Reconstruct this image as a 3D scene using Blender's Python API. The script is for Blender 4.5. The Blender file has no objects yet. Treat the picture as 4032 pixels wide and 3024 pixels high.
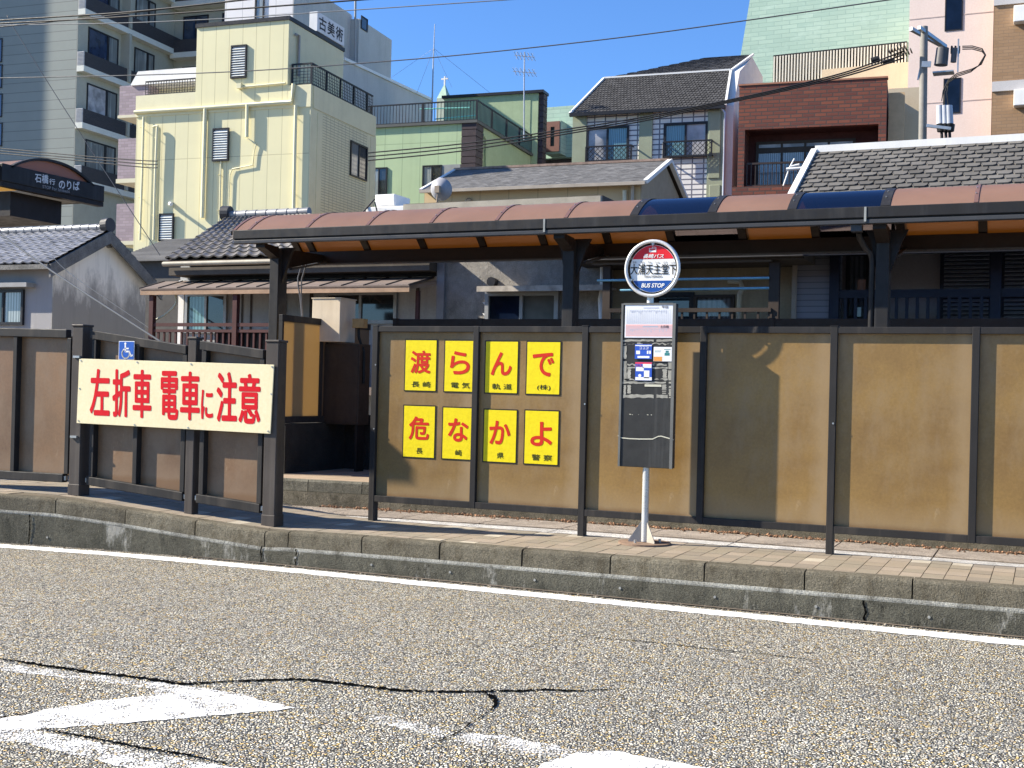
import bpy, bmesh, math, random
from mathutils import Vector, Matrix
random.seed(7)
S = bpy.context.scene
COL = S.collection
rad = math.radians

# ------------------------------------------------------------------ camera
FOC, CX, CY, EYE = 4750.0, 2016.0, 1512.0, 1.6
_y, _p, _r = rad(23.9), rad(0.28), rad(1.43)
_F0 = Vector((-math.sin(_y), math.cos(_y), 0)); _R0 = Vector((math.cos(_y), math.sin(_y), 0)); _Z = Vector((0, 0, 1))
FW = _F0*math.cos(_p) + _Z*math.sin(_p); _U0 = _Z*math.cos(_p) - _F0*math.sin(_p)
RT = _R0*math.cos(_r) + _U0*math.sin(_r); UP = _U0*math.cos(_r) - _R0*math.sin(_r)
CAM = Vector((0, 0, EYE))
cd = bpy.data.cameras.new("camera"); cam = bpy.data.objects.new("camera", cd); COL.objects.link(cam)
cd.sensor_width = 36.0; cd.lens = 36.0*FOC/4032.0; cd.clip_end = 3000; cd.clip_start = 0.05
m = Matrix.Identity(4)
for i in range(3):
    m[i][0] = RT[i]; m[i][1] = UP[i]; m[i][2] = -FW[i]; m[i][3] = CAM[i]
cam.matrix_world = m
S.camera = cam

# ------------------------------------------------------------------ sky and sun
SUN_TO = Vector((-0.897, -0.30, 0.640)).normalized()
W = bpy.data.worlds.new("World"); S.world = W; W.use_nodes = True
nt = W.node_tree
sky = nt.nodes.new("ShaderNodeTexSky"); sky.sky_type = 'NISHITA'; sky.sun_disc = False
sky.sun_elevation = math.asin(SUN_TO.z)
sky.sun_rotation = math.atan2(SUN_TO.x, SUN_TO.y)
sky.air_density = 1.0; sky.dust_density = 0.3; sky.ozone_density = 2.5; sky.altitude = 0
bg = nt.nodes["Background"]; bg.inputs[1].default_value = 0.070
tint = nt.nodes.new("ShaderNodeMix"); tint.data_type = 'RGBA'; tint.blend_type = 'MULTIPLY'; tint.inputs[0].default_value = 1.0
tint.inputs[7].default_value = (0.60, 0.92, 1.36, 1)
nt.links.new(sky.outputs[0], tint.inputs[6]); nt.links.new(tint.outputs[2], bg.inputs[0])
sl = bpy.data.lights.new("sun", 'SUN'); sl.energy = 5.0; sl.angle = rad(0.53); sl.color = (1.0, 0.915, 0.77)
so = bpy.data.objects.new("sun", sl); COL.objects.link(so)
so.location = SUN_TO*60
so.rotation_euler = (-SUN_TO).to_track_quat('-Z', 'Y').to_euler()
vs = S.view_settings
vs.view_transform = 'Standard'; vs.look = 'None'; vs.gamma = 1.0; vs.exposure = 1.22; vs.use_curve_mapping = False
S.render.engine = 'CYCLES'
S.cycles.use_denoising = True
S.cycles.max_bounces = 8; S.cycles.transparent_max_bounces = 16

# ------------------------------------------------------------------ pixel (of the 4032 x 3024 photograph) to place
def ray(x, y): return FW + RT*((x-CX)/FOC) + UP*((CY-y)/FOC)

class Frame:
    """a place in the world: origin and a turn about z; local axes u (along a front), d (depth behind it), z"""
    def __init__(s, o=(0, 0, 0), rot=0.0):
        s.o = Vector(o); s.rot = rad(rot); c, q = math.cos(s.rot), math.sin(s.rot)
        s.U = Vector((c, q, 0)); s.D = Vector((-q, c, 0))
    def loc(s, p):
        v = p - s.o; return Vector((v.dot(s.U), v.dot(s.D), v.z))
    def _c(s): return s.loc(CAM)
    def _r(s, x, y):
        v = ray(x, y); return Vector((v.dot(s.U), v.dot(s.D), v.z))
    def F(s, x, y, d=0.0):
        c, r = s._c(), s._r(x, y); return c + r*((d-c.y)/r.y)
    def S(s, x, y, u):
        c, r = s._c(), s._r(x, y); return c + r*((u-c.x)/r.x)
    def G(s, x, y, z):
        c, r = s._c(), s._r(x, y); return c + r*((z-c.z)/r.z)
WF = Frame()
def front_frame(px, py, Y, rot):
    p = WF.F(px, py, Y); return Frame((p.x, p.y, 0), rot)

# ------------------------------------------------------------------ materials
MATS = {}
def _nodes(name):
    mt = bpy.data.materials.new(name); mt.use_nodes = True
    n = mt.node_tree; b = n.nodes["Principled BSDF"]; MATS[name] = mt
    return mt, n, b
def _noise(n, co, scale, detail=4, rough=.6, vscale=None):
    t = n.nodes.new("ShaderNodeTexNoise"); t.inputs["Scale"].default_value = scale
    t.inputs["Detail"].default_value = detail; t.inputs["Roughness"].default_value = rough
    if vscale:
        mp = n.nodes.new("ShaderNodeMapping"); mp.inputs["Scale"].default_value = vscale
        n.links.new(co, mp.inputs[0]); co = mp.outputs[0]
    n.links.new(co, t.inputs["Vector"]); return t.outputs["Fac"]
def _ramp(n, fac, a, b, ca=(0, 0, 0, 1), cb=(1, 1, 1, 1)):
    r = n.nodes.new("ShaderNodeValToRGB"); e = r.color_ramp.elements
    e[0].position = a; e[1].position = b; e[0].color = ca; e[1].color = cb
    n.links.new(fac, r.inputs[0]); return r.outputs[0]
def _mix(n, fac, a, b, typ='MIX'):
    x = n.nodes.new("ShaderNodeMix"); x.data_type = 'RGBA'; x.blend_type = typ
    for k, v in ((0, fac), (6, a), (7, b)):
        if hasattr(v, "links") or hasattr(v, "is_linked"): n.links.new(v, x.inputs[k])
        elif k == 0: x.inputs[0].default_value = v
        else: x.inputs[k].default_value = (*v, 1) if len(v) == 3 else v
    return x.outputs[2]
def _math(n, op, a, b=None):
    x = n.nodes.new("ShaderNodeMath"); x.operation = op
    for k, v in ((0, a), (1, b)):
        if v is None: continue
        if hasattr(v, "is_linked"): n.links.new(v, x.inputs[k])
        else: x.inputs[k].default_value = v
    return x.outputs[0]
def _bump(n, b, h, strength=.3, dist=.01):
    x = n.nodes.new("ShaderNodeBump"); x.inputs["Strength"].default_value = strength; x.inputs["Distance"].default_value = dist
    n.links.new(h, x.inputs["Height"]); n.links.new(x.outputs[0], b.inputs["Normal"]); return x
def _co(n, which="Object"):
    t = n.nodes.new("ShaderNodeTexCoord"); return t.outputs[which]
def mul(c, k): return tuple(min(1, v*k) for v in c)

def M(name, col, rough=.6, var=.2, scale=2.5, metal=0.0, spec=.25, bump=0, bscale=60, streak=0, grime=None, isl=0, fine=.08):
    """painted or weathered surface: broad patches, fine grain, streaks that run down, optional grime colour, optional shade per piece"""
    if name in MATS: return MATS[name]
    mt, n, b = _nodes(name); co = _co(n)
    c = _mix(n, _ramp(n, _noise(n, co, scale, 5), .35, .7), col, mul(col, 1-var))
    if fine: c = _mix(n, _ramp(n, _noise(n, co, scale*25, 3), .3, .7), c, mul(col, 1-var-fine))  if False else _mix(n, fine, c, _ramp(n, _noise(n, co, scale*30, 3), .3, .7), 'OVERLAY')
    if streak:
        f = _ramp(n, _noise(n, co, 1.0, 6, .7, (5, 5, .35)), .5, .72)
        c = _mix(n, _math(n, 'MULTIPLY', f, streak), c, grime or mul(col, .45))
    if isl:
        g = n.nodes.new("ShaderNodeNewGeometry")
        c = _mix(n, 1.0, c, _ramp(n, g.outputs["Random Per Island"], 0, 1, (1-isl,)*3+(1,), (1+isl*.3,)*3+(1,)), 'MULTIPLY')
    n.links.new(c, b.inputs["Base Color"])
    b.inputs["Roughness"].default_value = rough; b.inputs["Metallic"].default_value = metal
    b.inputs["Specular IOR Level"].default_value = spec
    rr = _ramp(n, _noise(n, co, scale*4, 3), .3, .7, (max(.02, rough-.1),)*3+(1,), (min(1, rough+.12),)*3+(1,))
    n.links.new(rr, b.inputs["Roughness"])
    if bump: _bump(n, b, _noise(n, co, bscale, 4), bump, .01)
    return mt

def BR(name, c1, c2, mortar, bw, bh, ms=.008, rough=.7, offset=.5, bump=.4, var=.15, streak=0, bias=0.0, spec=.2, patch=.0, patchcol=(.6, .6, .6)):
    """bricks, tiles or jointed panels, in metres over the face's own uv"""
    if name in MATS: return MATS[name]
    mt, n, b = _nodes(name)
    uv = n.nodes.new("ShaderNodeUVMap").outputs[0]
    t = n.nodes.new("ShaderNodeTexBrick"); t.offset = offset; t.inputs["Scale"].default_value = 1
    t.inputs["Brick Width"].default_value = bw; t.inputs["Row Height"].default_value = bh
    t.inputs["Mortar Size"].default_value = ms; t.inputs["Mortar Smooth"].default_value = .1; t.inputs["Bias"].default_value = bias
    for k, v in (("Color1", c1), ("Color2", c2), ("Mortar", mortar)): t.inputs[k].default_value = (*v, 1)
    n.links.new(uv, t.inputs["Vector"])
    c = t.outputs["Color"]; co = _co(n)
    c = _mix(n, _math(n, 'MULTIPLY', _ramp(n, _noise(n, co, .8, 5), .4, .75), var), c, mul(c1, .35))
    if patch: c = _mix(n, _math(n, 'MULTIPLY', _ramp(n, _noise(n, co, .5, 6, .7, (1, 1, 2.2)), .55, .66), patch), c, patchcol)
    if streak: c = _mix(n, _math(n, 'MULTIPLY', _ramp(n, _noise(n, co, 1.0, 6, .7, (4, 4, .3)), .5, .75), streak), c, mul(c1, .4))
    n.links.new(c, b.inputs["Base Color"]); b.inputs["Roughness"].default_value = rough; b.inputs["Specular IOR Level"].default_value = spec
    if bump: _bump(n, b, _math(n, 'SUBTRACT', 1.0, t.outputs["Fac"]), bump, ms)
    return mt

def GL(name, col=(.03, .04, .05), rough=.04, spec=.9, curtain=None):
    """window glass with the dim room (or a hanging curtain) just behind it"""
    if name in MATS: return MATS[name]
    mt, n, b = _nodes(name); co = _co(n)
    c = _mix(n, _ramp(n, _noise(n, co, 1.2, 3), .4, .65), col, mul(col, .5))
    if curtain:
        w = n.nodes.new("ShaderNodeTexWave"); w.inputs["Scale"].default_value = 4; w.inputs["Distortion"].default_value = 3; w.inputs["Detail"].default_value = 2
        mp = n.nodes.new("ShaderNodeMapping"); mp.inputs["Scale"].default_value = (1, 1, .08)
        n.links.new(co, mp.inputs[0]); n.links.new(mp.outputs[0], w.inputs["Vector"])
        c = _mix(n, _ramp(n, w.outputs["Fac"], .2, .9), curtain, mul(curtain, .45))
    n.links.new(c, b.inputs["Base Color"]); b.inputs["Roughness"].default_value = rough
    b.inputs["Specular IOR Level"].default_value = spec
    return mt

# ------------------------------------------------------------------ mesh building
class MB:
    def __init__(s): s.v = []; s.f = []; s.m = []; s.sm = []
    def add(s, vs, fs, mi=0, smooth=False):
        k = len(s.v); s.v += [Vector(v) for v in vs]
        for f in fs: s.f.append([k+i for i in f]); s.m.append(mi); s.sm.append(smooth)
        return s
    def box(s, x0, x1, y0, y1, z0, z1, mi=0):
        if x0 > x1: x0, x1 = x1, x0
        if y0 > y1: y0, y1 = y1, y0
        if z0 > z1: z0, z1 = z1, z0
        vs = [(x, y, z) for z in (z0, z1) for y in (y0, y1) for x in (x0, x1)]
        return s.add(vs, [(0, 2, 3, 1), (4, 5, 7, 6), (0, 1, 5, 4), (2, 6, 7, 3), (0, 4, 6, 2), (1, 3, 7, 5)], mi)
    def poly(s, pts, mi=0): return s.add(pts, [tuple(range(len(pts)))], mi)
    def prism(s, pts, vec, mi=0):
        n = len(pts); vec = Vector(vec); a = [Vector(p) for p in pts]
        nrm = Vector((0, 0, 0))
        for i in range(n): nrm += a[i].cross(a[(i+1) % n])
        if nrm.dot(vec) > 0: a.reverse()
        b = [p+vec for p in a]
        fs = [tuple(range(n)), tuple(range(2*n-1, n-1, -1))] + [(i, n+i, n+(i+1) % n, (i+1) % n) for i in range(n)]
        return s.add(a+b, fs, mi)
    def beam(s, p, q, w, h, mi=0, up=(0, 0, 1)):
        p, q = Vector(p), Vector(q); t = (q-p).normalized(); r = t.cross(Vector(up))
        if r.length < 1e-4: r = t.cross(Vector((1, 0, 0)))
        r.normalize(); k = r.cross(t)
        pts = [p+r*w/2+k*h/2, p-r*w/2+k*h/2, p-r*w/2-k*h/2, p+r*w/2-k*h/2]
        return s.prism(pts, q-p, mi)
    def tube(s, path, r, n=8, mi=0, cap=True, smooth=True):
        path = [Vector(p) for p in path]; rs = r if isinstance(r, (list, tuple)) else [r]*len(path)
        vs = []; prev = None
        for i, p in enumerate(path):
            t = (path[min(i+1, len(path)-1)]-path[max(i-1, 0)]).normalized()
            a = prev if prev else (Vector((0, 0, 1)) if abs(t.z) < .9 else Vector((1, 0, 0)))
            a = (a - t*a.dot(t)).normalized(); prev = a; b = t.cross(a)
            vs += [p + (a*math.cos(2*math.pi*j/n) + b*math.sin(2*math.pi*j/n))*rs[i] for j in range(n)]
        fs = [(i*n+j, i*n+(j+1) % n, (i+1)*n+(j+1) % n, (i+1)*n+j) for i in range(len(path)-1) for j in range(n)]
        s.add(vs, fs, mi, smooth)
        if cap:
            k = (len(path)-1)*n
            s.add(vs[:n], [tuple(reversed(range(n)))], mi); s.add(vs[k:k+n], [tuple(range(n))], mi)
        return s
    def build(s, name, mats, parent=None, at=None, bevel=0, frame=None, bseg=2):
        me = bpy.data.meshes.new(name); me.from_pydata(s.v, [], s.f); me.update()
        if not isinstance(mats, (list, tuple)): mats = [mats]
        for q in mats: me.materials.append(q)
        uv = me.uv_layers.new(name="UVMap")
        for p in me.polygons:
            p.material_index = s.m[p.index]; p.use_smooth = s.sm[p.index]
            nn = p.normal
            if abs(nn.z) > .98: a, b = Vector((1, 0, 0)), Vector((0, 1, 0))
            else: a = Vector((0, 0, 1)).cross(nn).normalized(); b = nn.cross(a)
            for li in p.loop_indices:
                c = me.vertices[me.loops[li].vertex_index].co
                uv.data[li].uv = (c.dot(a), c.dot(b))
        o = bpy.data.objects.new(name, me); COL.objects.link(o)
        if parent: o.parent = parent
        if frame: o.location = frame.o; o.rotation_euler = (0, 0, frame.rot)
        if at: o.location = at
        if bevel:
            md = o.modifiers.new("bevel", 'BEVEL'); md.width = bevel; md.segments = bseg; md.limit_method = 'ANGLE'; md.angle_limit = rad(40)
        return o
def tag(o, label=None, cat=None, group=None, kind=None):
    for k, v in (("label", label), ("category", cat), ("group", group), ("kind", kind)):
        if v: o[k] = v
    return o
def thing(name, label, cat, frame=WF, group=None):
    o = bpy.data.objects.new(name, None); COL.objects.link(o); o.empty_display_size = .2
    o.location = frame.o; o.rotation_euler = (0, 0, frame.rot)
    return tag(o, label, cat, group)
def struct(o): return tag(o, kind="structure")
def copy_tree(o, loc, rot=None, label=None):
    c = o.copy(); COL.objects.link(c); c.location = loc
    if rot is not None: c.rotation_euler = (0, 0, rot)
    if label: c["label"] = label
    for ch in list(o.children):
        k = ch.copy(); COL.objects.link(k); k.parent = c
        for g in list(ch.children):
            q = g.copy(); COL.objects.link(q); q.parent = k
    return c

_tx = {}
def glyphs(body, bold=0.0, shear=0.0, sx=1.0):
    """outline of a piece of lettering as flat triangles scaled to a unit-height box: (verts, faces, w/h)"""
    key = (body, bold, shear)
    if key not in _tx:
        cu = bpy.data.curves.new("t", 'FONT'); cu.body = body; cu.offset = bold; cu.shear = shear; cu.resolution_u = 5
        ob = bpy.data.objects.new("t", cu); COL.objects.link(ob)
        dg = bpy.context.evaluated_depsgraph_get(); dg.update()
        me = bpy.data.meshes.new_from_object(ob.evaluated_get(dg))
        vs = [v.co.copy() for v in me.vertices]; fs = [tuple(p.vertices) for p in me.polygons]
        bpy.data.objects.remove(ob); bpy.data.curves.remove(cu); bpy.data.meshes.remove(me)
        _tx[key] = (vs, fs)
    vs, fs = _tx[key]
    x0 = min(v.x for v in vs); x1 = max(v.x for v in vs); y0 = min(v.y for v in vs); y1 = max(v.y for v in vs)
    return [((v.x-x0)/(x1-x0), (v.y-y0)/(y1-y0)) for v in vs], fs, (x1-x0)/(y1-y0)
def letter(mb, body, p00, p10, p01, bold=0.0, shear=0.0, mi=0):
    """lettering fitted into the parallelogram lower-left, lower-right, upper-left; bold strokes are built of shifted outlines,
    each a hair in front of the last"""
    p00, p10, p01 = Vector(p00), Vector(p10), Vector(p01); a, b = p10-p00, p01-p00
    vs, fs, wh = glyphs(body, 0, shear)
    n = a.cross(b).normalized(); k = bold*b.length
    offs = [(0, 0)]
    if bold: offs += [(math.cos(2*math.pi*i/8), math.sin(2*math.pi*i/8)) for i in range(8)]
    ea, eb = a.normalized(), b.normalized(); A, Bv = a-ea*2*k, b-eb*2*k; o = p00+ea*k+eb*k
    for j, (dx, dy) in enumerate(offs):
        mb.add([o+A*x+Bv*y+ea*dx*k+eb*dy*k+n*(.00012*j) for x, y in vs], fs, mi)
    return mb

# ================================================================== SETTING
def asphalt():
    mt, n, b = _nodes("asphalt"); co = _co(n)
    def vor(scale, feat='F1', rnd=1.0):
        t = n.nodes.new("ShaderNodeTexVoronoi"); t.feature = feat; t.inputs["Scale"].default_value = scale; t.inputs["Randomness"].default_value = rnd
        n.links.new(co, t.inputs["Vector"]); return t
    v = vor(62); e = vor(62, 'DISTANCE_TO_EDGE')
    sep = n.nodes.new("ShaderNodeSeparateColor"); n.links.new(v.outputs["Color"], sep.inputs[0])
    r = n.nodes.new("ShaderNodeValToRGB"); r.color_ramp.interpolation = 'CONSTANT'
    stops = [(0, (.56, .54, .48)), (.16, (.78, .74, .63)), (.30, (.28, .28, .27)), (.38, (.74, .60, .33)), (.48, (.84, .79, .67)),
             (.62, (.55, .55, .53)), (.74, (.86, .83, .73)), (.85, (.74, .53, .22)), (.91, (.66, .54, .42)), (.95, (.92, .90, .85))]
    el = r.color_ramp.elements; el[0].position = 0; el[0].color = (*stops[0][1], 1); el[1].position = stops[1][0]; el[1].color = (*stops[1][1], 1)
    for p, c in stops[2:]:
        q = el.new(p); q.color = (*c, 1)
    n.links.new(sep.outputs[0], r.inputs[0])
    gap = _ramp(n, e.outputs["Distance"], .05, .19)
    patch = _ramp(n, _noise(n, co, .45, 5, .6, (1, 2.2, 1)), .38, .68)
    patch2 = _ramp(n, _noise(n, co, 5, 3), .35, .65)
    c = _mix(n, gap, (.016, .015, .014), r.outputs[0])
    c = _mix(n, _math(n, 'MULTIPLY', patch, .26), c, (.17, .165, .155))
    c = _mix(n, _math(n, 'MULTIPLY', patch2, .14), c, (.08, .08, .08))
    c = _mix(n, 1.0, c, (1.10, 1.08, 1.02), 'MULTIPLY')
    n.links.new(c, b.inputs["Base Color"]); b.inputs["Roughness"].default_value = .8; b.inputs["Specular IOR Level"].default_value = .2
    h = _math(n, 'ADD', _ramp(n, e.outputs["Distance"], .0, .28), _math(n, 'MULTIPLY', sep.outputs[1], .5))
    _bump(n, b, h, 1.0, .008)
    return mt, n, b, gap, sep, co
ASPH = asphalt()[0]
def paint(name, wear):
    """road paint that has worn off the tops of the stones"""
    mt, n, b = _nodes(name); co = _co(n)
    v = n.nodes.new("ShaderNodeTexVoronoi"); v.feature = 'DISTANCE_TO_EDGE'; v.inputs["Scale"].default_value = 62; n.links.new(co, v.inputs["Vector"])
    b.inputs["Base Color"].default_value = (.82, .82, .80, 1); b.inputs["Roughness"].default_value = .6
    f = _noise(n, co, 5, 8, .75); g = _noise(n, co, 70, 3, .6)
    a = _math(n, 'ADD', _math(n, 'MULTIPLY', f, .58), _math(n, 'MULTIPLY', g, .28))
    a = _math(n, 'ADD', a, _math(n, 'MULTIPLY', _ramp(n, v.outputs['Distance'], .02, .2), .10))
    a = _math(n, 'ADD', a, .03)
    al = _ramp(n, a, wear-.035, wear+.035)
    tr = n.nodes.new("ShaderNodeBsdfTransparent"); mx = n.nodes.new("ShaderNodeMixShader"); out = n.nodes["Material Output"]
    n.links.new(al, mx.inputs[0]); n.links.new(tr.outputs[0], mx.inputs[1]); n.links.new(b.outputs[0], mx.inputs[2]); n.links.new(mx.outputs[0], out.inputs[0])
    _bump(n, b, _ramp(n, v.outputs["Distance"], 0, .25), .4, .004)
    return mt
def concrete(name, col, spots=.35, moss=(.09, .085, .06), isl=0, eff=0):
    mt, n, b = _nodes(name); co = _co(n)
    c = _mix(n, _ramp(n, _noise(n, co, 3, 6, .7), .35, .7), col, mul(col, .55))
    c = _mix(n, _math(n, 'MULTIPLY', _ramp(n, _noise(n, co, 7, 6, .75, (1, 1, .6)), .5, .66), spots), c, moss)
    c = _mix(n, .5, c, _ramp(n, _noise(n, co, 90, 4, .7), .3, .7), 'OVERLAY')
    c = _mix(n, _math(n, 'MULTIPLY', _ramp(n, _noise(n, co, 2.2, 6, .8, (2.5, 2.5, .6)), .6, .72), .35), c, mul(col, 1.7))
    if eff:   # pale lime streaks and black rot running down the face
        c = _mix(n, _math(n, 'MULTIPLY', _ramp(n, _noise(n, co, 1.0, 8, .78, (3.2, 3.2, 1.1)), .57, .66), eff), c, (.36, .35, .31))
        c = _mix(n, _math(n, 'MULTIPLY', _ramp(n, _noise(n, co, 1.3, 9, .8, (4, 4, 2.0)), .60, .66), eff), c, (.012, .012, .010))
    if isl:
        g = n.nodes.new("ShaderNodeNewGeometry")
        c = _mix(n, 1.0, c, _ramp(n, g.outputs["Random Per Island"], 0, 1, (1-isl,)*3+(1,), (1.0,)*3+(1,)), 'MULTIPLY')
    n.links.new(c, b.inputs["Base Color"]); b.inputs["Roughness"].default_value = .9; b.inputs["Specular IOR Level"].default_value = .15
    h = _math(n, 'ADD', _noise(n, co, 110, 4), _math(n, 'MULTIPLY', _noise(n, co, 14, 5), 1.2))
    _bump(n, b, h, .9, .016)
    return mt
CONC = concrete("kerb_concrete", (.118, .113, .088), .7, (.038, .038, .03), eff=.8)
CONC2 = concrete("kerb_stone", (.205, .183, .135), .75, (.085, .07, .045), .25)
MORTAR = concrete("mortar", (.36, .355, .315), .95, (.09, .086, .07))
CONCF = concrete("far_kerb_concrete", (.20, .18, .135), .6, (.05, .045, .03))
SLAB = concrete("track_slab", (.42, .36, .30), .25, (.2, .15, .1), .15)
SLABW = concrete("pale_granite", (.66, .64, .60), .25, (.45, .4, .34), .12)

# ground reaching the horizon
g = MB(); g.poly([(-600, -300, -.06), (600, -300, -.06), (600, 900, -.06), (-600, 900, -.06)])
struct(g.build("ground", M("earth", (.16, .15, .13), .9, .3, .4)))
KX = [(-16, 7.55, .46), (-12.5, 8.2, .462), (-10.5, 8.5, .463), (-9.4, 8.65, .462), (-8.63, 8.775, .45), (-7.86, 8.865, .395), (-7.09, 8.915, .335), (-6.34, 8.94, .285),
      (-6.09, 8.94, .30)] + [(-5.341+.7505*i, 8.94, .308+.004*min(i, 8)) for i in range(16)]
r = MB(); r.poly([(-70, -45, 0), (70, -45, 0), (70, 8.98, 0), (-70, 8.98, 0)])
struct(r.build("road", ASPH))
# white edge line following the kerb
ln = MB()
for a, b in zip(KX[:-1], KX[1:]):
    k = int((b[0]-a[0])/.04)+1; J = lambda s: random.gauss(0, s)
    for i in range(k):
        if i == 0: e0 = (-.115+J(.006), -.315+J(.006)) if not ln.v else last
        e1 = (-.115+J(.009), -.315+J(.008)); x0, x1 = a[0]+(b[0]-a[0])*i/k, a[0]+(b[0]-a[0])*(i+1)/k; y0, y1 = a[1]+(b[1]-a[1])*i/k, a[1]+(b[1]-a[1])*(i+1)/k
        ln.poly([(x0, y0+e0[1], .004), (x1, y1+e1[1], .004), (x1, y1+e1[0], .004), (x0, y0+e0[0], .004)]); e0 = last = e1
struct(ln.build("road_edge_line", paint("edge_line_paint", .415)))
def ground_poly(name, pxs, mat, z=.004):
    P = [WF.G(x, y, z) for x, y in pxs]; Q = []
    for a, b in zip(P, P[1:]+P[:1]):
        k = max(1, int((b-a).length/.03))
        Q += [a+(b-a)*(i/k)+Vector((random.gauss(0, .007), random.gauss(0, .009), 0)) for i in range(k)]
    mb = MB(); mb.poly(Q); o = mb.build(name, mat)
    o.data.flip_normals() if o.data.polygons[0].normal.z < 0 else None
    return struct(o)
ground_poly("road_marking", [(1165, 2788), (985, 2745), (790, 2716), (640, 2709), (575, 2740), (380, 2760), (190, 2790), (110, 2815), (-200, 2850), (-200, 2905), (170, 2870), (500, 2845), (900, 2812)], paint("patchy_paint", .47), .0045)
ground_poly("road_marking", [(-260, 2830), (0, 2858), (200, 2890), (600, 2970), (1030, 3040), (1400, 3110), (900, 3120), (420, 3000), (100, 2925), (-260, 2890)], paint("worn_paint", .515), .0035)
ground_poly("road_marking", [(1410, 2815), (1540, 2822), (1800, 2885), (2010, 2900), (2250, 2950), (2500, 2975), (2850, 3040), (2950, 3090), (2500, 3070), (2000, 2960), (1770, 2910), (1500, 2850)], paint("very_worn_paint", .54), .0035)
ground_poly("road_marking", [(2130, 3010), (2280, 2965), (2400, 2955), (2740, 3015), (2900, 3060), (3100, 3130), (2000, 3130)], paint("solid_paint", .45), .0045)
ground_poly("road_marking", [(-200, 2580), (0, 2612), (400, 2660), (760, 2705), (1000, 2735), (1000, 2755), (700, 2725), (300, 2675), (0, 2640), (-200, 2600)], MATS["very_worn_paint"], .0035)
if 0: ground_poly("road_marking", [(3400, 2730), (3700, 2745), (4032, 2790), (4300, 2830), (4300, 2860), (3900, 2800), (3600, 2770)], MATS["very_worn_paint"], .0035)
# cracks: ragged dark slits
def crack(pxs, w0, z=.0055):
    mb = MB(); pts = []
    for (x0, y0), (x1, y1) in zip(pxs[:-1], pxs[1:]):
        k = max(2, int(math.hypot(x1-x0, y1-y0)/5))
        for i in range(k):
            t = i/k; pts.append((x0+(x1-x0)*t, y0+(y1-y0)*t))
    prev = None; n = len(pts)
    for i, (x, y) in enumerate(pts):
        p = WF.G(x, y, z); w = w0*(.3+1.3*random.random())*min(1, 5*min(i+1, n-i)/n+.3)*(1.6 if random.random() < .12 else 1)
        p = p + Vector((random.uniform(-1, 1)*.005, random.uniform(-1, 1)*.007, 0))
        q = (p+Vector((0, w/2, 0)), p-Vector((0, w/2, 0)))
        if prev and random.random() > .04: mb.poly([prev[1], q[1], q[0], prev[0]])
        prev = q
    return struct(mb.build("road_crack", M("crack_dark", (.005, .005, .005), .95, .3, 20, spec=.0)))
P_ = lambda L: [(x*.9042, 1900+y*.9042) for x, y in L]
Q_ = lambda L: [(1800+x*1.009, 1900+y*1.009) for x, y in L]
crack(P_([(-40, 755), (0, 765), (130, 785), (250, 803), (400, 825), (500, 835), (640, 852), (800, 876), (1000, 864), (1270, 855), (1350, 858), (1550, 880), (1750, 905), (2000, 910), (2180, 905)]) + Q_([(250, 812), (330, 806), (470, 812), (640, 803)]), .036)
crack(P_([(2105, 910), (2150, 935), (2160, 965), (2150, 980), (2100, 1015), (2040, 1050), (2010, 1080), (1940, 1110), (1870, 1150)]), .045)
crack(Q_([(440, 596), (620, 610), (800, 625), (1000, 650), (1200, 668), (1400, 694)]), .012)
crack(P_([(-20, 1025), (100, 1008), (140, 990)]), .025)
crack(P_([(180, 1070), (350, 1100), (600, 1150), (800, 1180), (1000, 1225)]), .016)

# kerb: lower wall, mortar bed, rounded kerbstones
def kerb_strip(mb, i, prof, gap=0.0):
    """sweep a profile (dy, z) between two kerb points; z given as a function of the kerb height"""
    a, b = KX[i], KX[i+1]
    A = [Vector((a[0]+gap, a[1]+dy, z(a[2]))) for dy, z in prof]; B = [Vector((b[0]-gap, b[1]+dy, z(b[2]))) for dy, z in prof]
    n = len(prof); mb.add(A+B, [(j, n+j, n+j+1, j+1) for j in range(n-1)] + [tuple(range(n)), tuple(range(2*n-1, n-1, -1))])
kl = MB(); km = MB(); ks = MB()
for i in range(len(KX)-1):
    kerb_strip(kl, i, [(0, lambda h: -.03), (.004, lambda h: h-.155), (.10, lambda h: h-.155), (.10, lambda h: -.03)])
    kerb_strip(km, i, [(.0035, lambda h: h-.172), (.001, lambda h: h-.160), (.006, lambda h: h-.141), (.05, lambda h: h-.136), (.05, lambda h: h-.172)])
    kerb_strip(ks, i, [(.012, lambda h: h-.14), (.014, lambda h: h-.028), (.020, lambda h: h-.012), (.034, lambda h: h-.003), (.05, lambda h: h), (.15, lambda h: h), (.15, lambda h: h-.14)], random.uniform(.004, .009))
struct(kl.build("kerb_wall", CONC)); struct(km.build("kerb_mortar_bed", MORTAR)); struct(ks.build("kerb", CONC2))
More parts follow.
